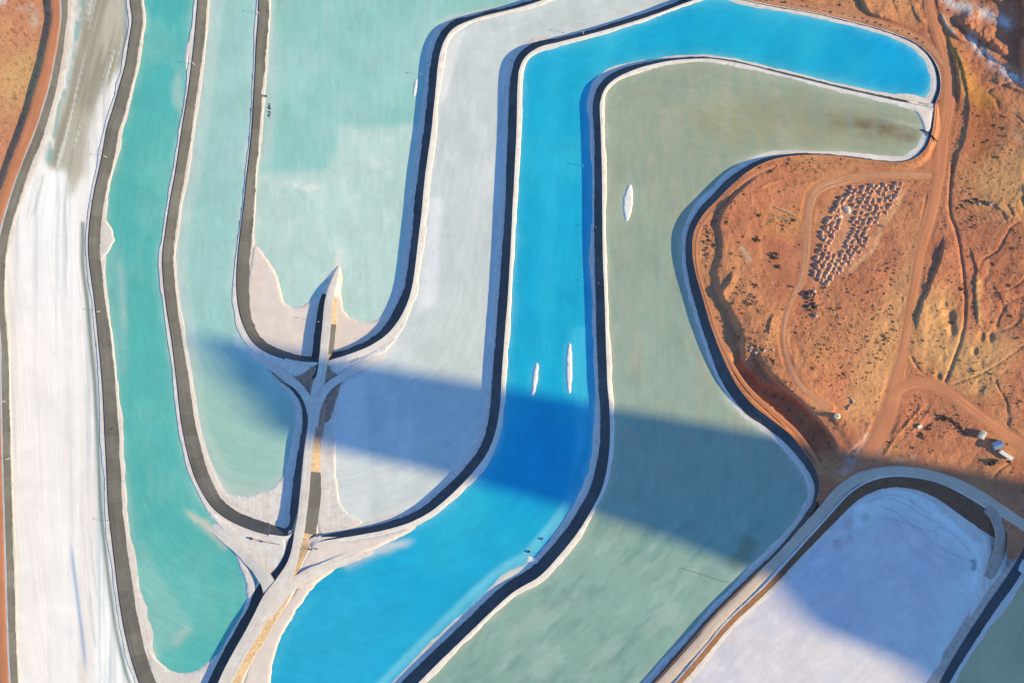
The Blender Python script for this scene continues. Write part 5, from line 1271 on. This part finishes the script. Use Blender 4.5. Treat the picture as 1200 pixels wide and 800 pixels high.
for poly, wgt in (([(868, 205), (905, 189), (960, 184), (960, 194), (912, 199), (880, 212), (860, 232), (845, 262), (840, 262), (850, 232)], 6), ([(824, 262), (838, 258), (842, 300), (834, 320), (824, 315)], 4), ([(852, 350), (880, 320), (900, 360), (915, 400), (925, 440), (950, 470), (930, 476), (886, 446), (868, 400)], 4.5),
                  ([(945, 340), (985, 330), (1000, 380), (980, 420), (950, 400), (930, 400)], 2.2), ([(985, 320), (1040, 290), (1060, 330), (1050, 400), (1010, 460), (960, 450), (930, 400)], 1.5), ([(1040, 282), (1056, 300), (1054, 335), (1040, 330)], 3), ([(1098, 490), (1120, 480), (1132, 500), (1100, 520), (1085, 530)], 4),
                  ([(1070, 470), (1090, 462), (1070, 500), (1055, 520), (1040, 530)], 3), ([(1110, 150), (1170, 120), (1200, 220), (1200, 400), (1140, 390), (1115, 330)], .9), ([(880, -60), (1080, -60), (1090, 20), (1000, 10), (900, -8)], .7), ([(1110, 420), (1200, 430), (1260, 520), (1180, 500)], .9), ([(940, 190), (985, 190), (985, 200), (940, 202)], 5), ([(905, 250), (945, 262), (940, 280), (905, 275)], 4), ([(860, 296), (872, 300), (868, 318), (856, 316)], 5)):
    sl = window(poly, 30)
    band[sl] = np.maximum(band[sl], blur(inside(poly, GX[sl], GY[sl]), 3) * wgt)
dens = (band + .35) * east_m * (fbm(xx, yy, 11, 640) > -.15)
ys_, xs_ = np.nonzero(east_m & (GX > 0) & (GX < 1230) & (GY > -20) & (GY < 680))
wgt = dens[ys_, xs_]
pick = rng.choice(len(ys_), 5200, replace=False, p=wgt / wgt.sum())
sx, sy = xs_[pick] + X0 + rng.uniform(-.5, .5, 5200), ys_[pick] + Y0 + rng.uniform(-.5, .5, 5200)
keep = ~inside(DUMP, sx, sy)
sx, sy = sx[keep], sy[keep]
sizes = np.clip(rng.gamma(2.6, .22, len(sx)), .25, 2.2)
order = np.argsort(-sizes * ((sx < 1203) & (sx > 800) & (sy > 0)))
sx, sy, sizes = sx[order], sy[order], sizes[order]
sgz = sample(HT, sx, sy)
def put_shrub(x, y, z, r, label, group, mesh=None):
    o = add('desert_shrub', mesh or random.choice(shrubs))
    o.location = world(x, y, z)
    o.scale = (r, r * random.uniform(.8, 1.2), r * random.uniform(.8, 1.2))
    o.rotation_euler = (0, 0, random.uniform(0, 6.28))
    return tag(o, label, 'shrub', group)
def shrub_label(x, y):
    if x < 905 and y > 230 or (x < 960 and y < 204): w_ = 'on the desert bank beside the olive pond'
    elif y < 60: w_ = 'on the slopes above the blue pond and its orange road'
    elif x > 1115: w_ = 'on the open ground right of the winding gully' if y < 450 else 'on the open ground right of the slanting road'
    elif y > 455 and x > 1030: w_ = 'in the wedge between the two orange roads and the ring road'
    elif x > 1062 - (y - 330) * .1 and y > 200: w_ = 'between the main dirt road and the winding gully'
    elif y > 325: w_ = 'below the spoil mounds, between the beaten track and the main road'
    elif x > 1000: w_ = 'between the spoil mounds and the main dirt road'
    else: w_ = 'on the bare ground left of the spoil mounds'
    return 'small dark shrub ' + w_
for k in range(225):
    put_shrub(sx[k], sy[k], sgz[k] - .05, sizes[k], shrub_label(sx[k], sy[k]), 'shrubs scattered on the desert')
# row along the blue pond
for k in range(46):
    i = int((.16 + .78 * k / 46) * len(d10.Q)) + random.randint(-1, 1)
    p = d10.Q[i, :2] - d10.N[i] * random.uniform(4.2, 6.5)
    if p[0] > 840 and p[0] < 1085:
        put_shrub(p[0], p[1], ground(*p) - .05, random.uniform(.9, 1.6), 'dark low shrub in the row between the orange road and the blue pond', 'shrubs in a row along the blue pond')
for (x, y, r, lb) in [(888, 281, 4.2, 'large dark bush on the bare ground, pointed, upper left of the round one'), (909, 300, 5.4, 'large round dark bush in the middle of the bare ground'), (913, 313, 3, 'smaller dark bush just below the large round one')]:
    for mm in range(1): put_shrub(x, y, ground(x, y) - .3, r, lb, None, shrubs[0])
for k in range(13):
    t = k / 12
    x, y = 1099 + 32 * t + random.uniform(-1, 1), 489 + 16 * t * t + random.uniform(-2, 2)
    put_shrub(x, y, ground(x, y) - .1, random.uniform(1.6, 3.0), 'dark bush in the clump between the dirt road and the cream cabin', 'bushes in the clump by the cream cabin', shrubs[2 * (k % 3)])
for k in range(11):
    x, y = 1068 + 26 * random.random(), 0
    y = 524 - (x - 1068) * 1.1 + random.uniform(-5, 5)
    put_shrub(x, y, ground(x, y) - .1, random.uniform(1.2, 2.2), 'dry bush in the strip left of the pale crate', 'bushes in the strip by the pale crate')
# the remaining scrub, as one cover
rest = slice(225, None)
B = np.array([(1, 0, .1), (0, 1, .1), (-1, 0, .1), (0, -1, .1), (.1, 0, .9)])
n = len(sx) - 225
r_ = np.minimum(sizes[rest], 1.05)[:, None, None]
VV = np.stack(world(sx[rest], sy[rest], sgz[rest]), 1)[:, None, :] + B[None] * r_ * rng.uniform(.6, 1.3, (n, 5, 3))
FF = np.array([(0, 1, 4), (1, 2, 4), (2, 3, 4), (3, 0, 4)])[None] + 5 * np.arange(n)[:, None, None]
o = add('scrub', raw_mesh('scrub', VV.reshape(-1, 3), FF.reshape(-1, 3), [K_LEAF], smooth=False))
tag(o, 'fine dry scrub speckling the orange desert', 'scrub', kind='stuff')

# ------------------------------------------------------------------ yard beside the slanting road
def cabin():
    x, y = 1149, 509
    t = empty('site_cabin', x, y, ground(x, y), R(62), 'tall cream cabin beside the orange road, left of the blue roofed shed', 'cabin')
    b = bmesh.new(); bx(b, (0, 0, 3.0), (8.6, 4.6, 6.4), .15); from_bm('wall', b, K_CREAM, t)
    b = bmesh.new(); bx(b, (0, 0, 6.45), (9.0, 5.0, .4), .1); bx(b, (0, 0, 6.8), (8.0, 2.0, .3), .1); rf = from_bm('roof', b, K_CREAM, t)
    b = bmesh.new(); cyl(b, (2.2, 0, 7.2), .35, .6, 10); from_bm('vent', b, K_DARK, rf)
    b = bmesh.new(); bx(b, (1.5, -2.35, 1.2), (1.0, .12, 2.1)); from_bm('door', b, K_DARK, t)
    for dx in (-2.5, 3.4):
        b = bmesh.new(); bx(b, (dx, -2.35, 2.2), (1.1, .12, .9)); from_bm('window', b, K_GLASS, t)
cabin()
def shed():
    x, y = 1166.5, 520.5
    t = empty('shed', x, y, ground(x, y), R(24), 'blue roofed shed beside the white trailer', 'shed')
    b = bmesh.new(); bx(b, (0, 0, 2.6), (10.2, 7.2, 5.6)); from_bm('wall', b, K_GREY, t)
    b = bmesh.new()
    vs = [b.verts.new(p) for p in ((-5.6, -4.2, 5.2), (5.6, -4.2, 5.2), (5.6, 0, 6.2), (-5.6, 0, 6.2), (5.6, 4.2, 5.2), (-5.6, 4.2, 5.2), (-5.6, -4.2, 5.5), (5.6, -4.2, 5.5), (5.6, 0, 6.5), (-5.6, 0, 6.5), (5.6, 4.2, 5.5), (-5.6, 4.2, 5.5))]
    for f in ((6, 7, 8, 9), (9, 8, 10, 11), (1, 0, 3, 2), (2, 3, 5, 4), (0, 1, 7, 6), (5, 11, 10, 4), (0, 6, 9, 3), (3, 9, 11, 5), (1, 2, 8, 7), (2, 4, 10, 8)):
        b.faces.new([vs[i] for i in f])
    rf = from_bm('roof', b, K_BLUE, t)
    b = bmesh.new()
    for k in range(9): bx(b, (-4.9 + k * 1.22, -2.1, 6.02), (.14, 4.0, .1)); 
    for v in b.verts: v.co.z += (v.co.y + 2.1) * .238
    from_bm('roof_seam', b, K_BLUE, rf)
    b = bmesh.new(); bx(b, (0, -3.65, 1.7), (3.2, .12, 3.2)); from_bm('door', b, K_DARK, t)
shed()
def trailer():
    x, y = 1177, 532.5
    t = empty('trailer', x, y, ground(x, y), R(-33), 'long white box trailer between the blue roofed shed and the dark loader', 'trailer')
    b = bmesh.new(); bx(b, (0, 0, 2.75), (16.4, 4.2, 3.3), .12); from_bm('body', b, K_WHITE, t)
    b = bmesh.new(); bx(b, (0, 0, 1.0), (15.6, 1.6, .35)); bx(b, (9.4, 0, .95), (3.2, .35, .3)); from_bm('chassis', b, K_DARK, t)
    b = bmesh.new()
    for k in range(10): bx(b, (-7.2 + k * 1.6, 0, 4.42), (.12, 4.0, .06))
    from_bm('roof_rib', b, K_WHITE, t)
    for dx in (-6, -4.6):
        for dy in (-1.8, 1.8):
            b = bmesh.new(); cyl(b, (dx, dy, .6), .65, .5, 14, 'y'); wl = from_bm('wheel', b, K_TYRE, t)
            b = bmesh.new(); cyl(b, (dx, dy * 1.03, .6), .35, .5, 10, 'y'); from_bm('rim', b, K_WHITE, wl)
    b = bmesh.new(); bx(b, (-8.24, 0, 2.7), (.1, 3.6, 2.8)); from_bm('door', b, K_WHITE, t)
trailer()
def loader():
    x, y = 1165.5, 541.5
    t = empty('loader', x, y, ground(x, y), R(200), 'dark grey brown loader parked below the white trailer', 'loader')
    b = bmesh.new(); bx(b, (-1.8, 0, 2.1), (5.2, 3.2, 1.9), .25); bx(b, (2.4, 0, 1.6), (2.8, 2.2, 1.0), .15); from_bm('body', b, K_MACHINE, t)
    b = bmesh.new(); bx(b, (.3, 0, 3.6), (2.4, 2.4, 2.2), .2); cb = from_bm('cab', b, K_MACHINE, t)
    b = bmesh.new(); bx(b, (1.52, 0, 3.7), (.1, 2.0, 1.3)); bx(b, (.3, 1.22, 3.7), (1.8, .1, 1.3)); bx(b, (.3, -1.22, 3.7), (1.8, .1, 1.3)); from_bm('window', b, K_GLASS, cb)
    b = bmesh.new(); cyl(b, (-3.2, .8, 3.5), .18, 1.3, 8); from_bm('exhaust', b, K_DARK, t)
    for dx in (-2.8, 2.6):
        for dy in (-1.9, 1.9):
            b = bmesh.new(); cyl(b, (dx, dy, 1.15), 1.2, .95, 16, 'y'); wl = from_bm('wheel', b, K_TYRE, t)
            b = bmesh.new(); cyl(b, (dx, dy * 1.06, 1.15), .55, .9, 10, 'y'); from_bm('rim', b, K_MACHINE, wl)
    for dy in (-.8, .8):
        b = bmesh.new(); tube(b, [(2.2, dy, 2.6), (4.2, dy, 2.4), (5.4, dy, 1.0)], .22); from_bm('lift_arm', b, K_MACHINE, t)
    b = bmesh.new()
    bx(b, (5.6, 0, .9), (.25, 4.0, 1.7)); bx(b, (6.3, 0, .15), (1.5, 4.0, .2)); bx(b, (6.1, 1.95, .8), (1.2, .12, 1.3)); bx(b, (6.1, -1.95, .8), (1.2, .12, 1.3))
    from_bm('bucket', b, K_DARK, t)
loader()
def drum(px, py, z, r, h, label, mat, cat='tank', name='round_tank', hatch=True):
    t = empty(name, px, py, z, 0, label, cat)
    b = bmesh.new(); cyl(b, (0, 0, h / 2), r, h, 20); from_bm('shell', b, mat, t)
    b = bmesh.new(); cyl(b, (0, 0, h + .2), r * 1.02, .5, 20, r2=r * .3); tp = from_bm('top', b, mat, t)
    if hatch:
        b = bmesh.new(); cyl(b, (0, 0, h + .5), r * .25, .25, 12); from_bm('hatch', b, K_DARK, tp)
drum(980, 487, ground(980, 487), 3.0, 5.2, 'cream round tank casting a long shadow at the end of the beaten track', K_CREAM)
drum(1183, 541, ground(1183, 541), 1.4, 2.2, 'small dark drum at the right end of the white trailer', K_DARK, 'drum', 'steel_drum')
drum(364.5, 643.5, Z26 + 1.3, 1.0, 1.2, 'dark drum on the pink apron, left of two under the pale grey pond', K_DARK, 'drum', 'steel_drum')
drum(371.5, 643, Z26 + 1.3, .8, 1.0, 'dark drum on the pink apron, right of two under the pale grey pond', K_DARK, 'drum', 'steel_drum')
def crate(px, py, z, size, rz, mat, label, name='crate', cat='crate'):
    t = empty(name, px, py, z, rz, label, cat)
    a, b_, h = size
    b = bmesh.new(); bx(b, (0, 0, h / 2), (a, b_, h), .06); from_bm('box', b, mat, t)
    b = bmesh.new(); bx(b, (0, 0, h + .08), (a * 1.05, b_ * 1.05, .18), .03); from_bm('lid', b, mat, t)
    for sx_ in (-1, 1):
        b = bmesh.new(); bx(b, (sx_ * a * .3, 0, h * .5), (a * .08, b_ * 1.04, h * 1.01)); from_bm('batten', b, K_DARK, t)
crate(1077, 499.5, ground(1077, 499.5), (5.0, 3.4, 2.4), R(30), K_WHITE, 'pale crate standing on the dark strip beside the main dirt road')
crate(312, 113, .45, (1.8, 1.8, 1.5), .2, K_DARK, 'dark pump box on the white shore of the mint pond', 'pump_box', 'pump box')
crate(294.5, 630.5, Z26 + .95, (3.0, 2.2, 1.6), -.2, K_DARK, 'larger dark pump box at the end of the thin pipe on the white apron', 'pump_box', 'pump box')
crate(307, 634, Z26 + .95, (2.2, 1.6, 1.2), -.2, K_DARK, 'smaller dark pump box midway along the thin pipe on the white apron', 'pump_box', 'pump box')
crate(132, 502, Z17 - 3.2, (1.4, 1.4, 1.2), .1, K_DARK, 'little dark box on the grey liner beside the teal pond', 'pump_box', 'pump box')
def pipe(name, pts, r, mat, label, cat):
    b = bmesh.new()
    P = [Vector(world(*p)) for p in pts]
    o0 = P[0].copy()
    tube(b, [p - o0 for p in P], r)
    o = from_bm(name, b, mat)
    o.location = o0
    return tag(o, label, cat)
pipe('pipe', [(294, 630.5, Z26 + 1.3), (307, 634, Z26 + 1.35), (318, 636, Z26 + 1.3), (327.5, 637.5, Z26 + 1.2)], .28, K_DARK, 'thin dark pipe joining two pump boxes on the white apron', 'pipe')
pipe('floating_line', [(797, 665, Z17 + .15), (805, 667.5, Z17 + .15), (818, 671, Z17 + .15), (832, 676, Z17 + .15), (845, 680.5, Z17 + .15), (855, 682, Z17 + .3)], .2, K_LINE, 'dark floating line reaching into the olive pond from its right shore', 'floating line')
pipe('discharge_pipe', [(1098, 166, 22.8), (1093, 160, 23.2), (1087, 155, 22.2), (1080, 152, 21.4)], .7, K_DARK, 'dark discharge pipe feeding the brown plume in the olive pond', 'pipe')
pipe('windrow', [(908.5, 243, ground(908, 243) + .5), (920, 247.5, ground(920, 247) + .5), (931, 252, ground(931, 252) + .5)], .7, K_WINDROW, 'upper pale log lying on the bare ground above the speckled brush', 'windrow')  # raised earth windrow, drawn as a low tube
pipe('windrow', [(907, 252, ground(907, 252) + .4), (918, 255.5, ground(918, 255) + .4), (925, 259, ground(925, 259) + .4)], .6, K_WINDROW, 'lower pale log lying on the bare ground beside the speckled brush', 'windrow')  # second earth windrow, also a low tube
print('mounds', n_m)
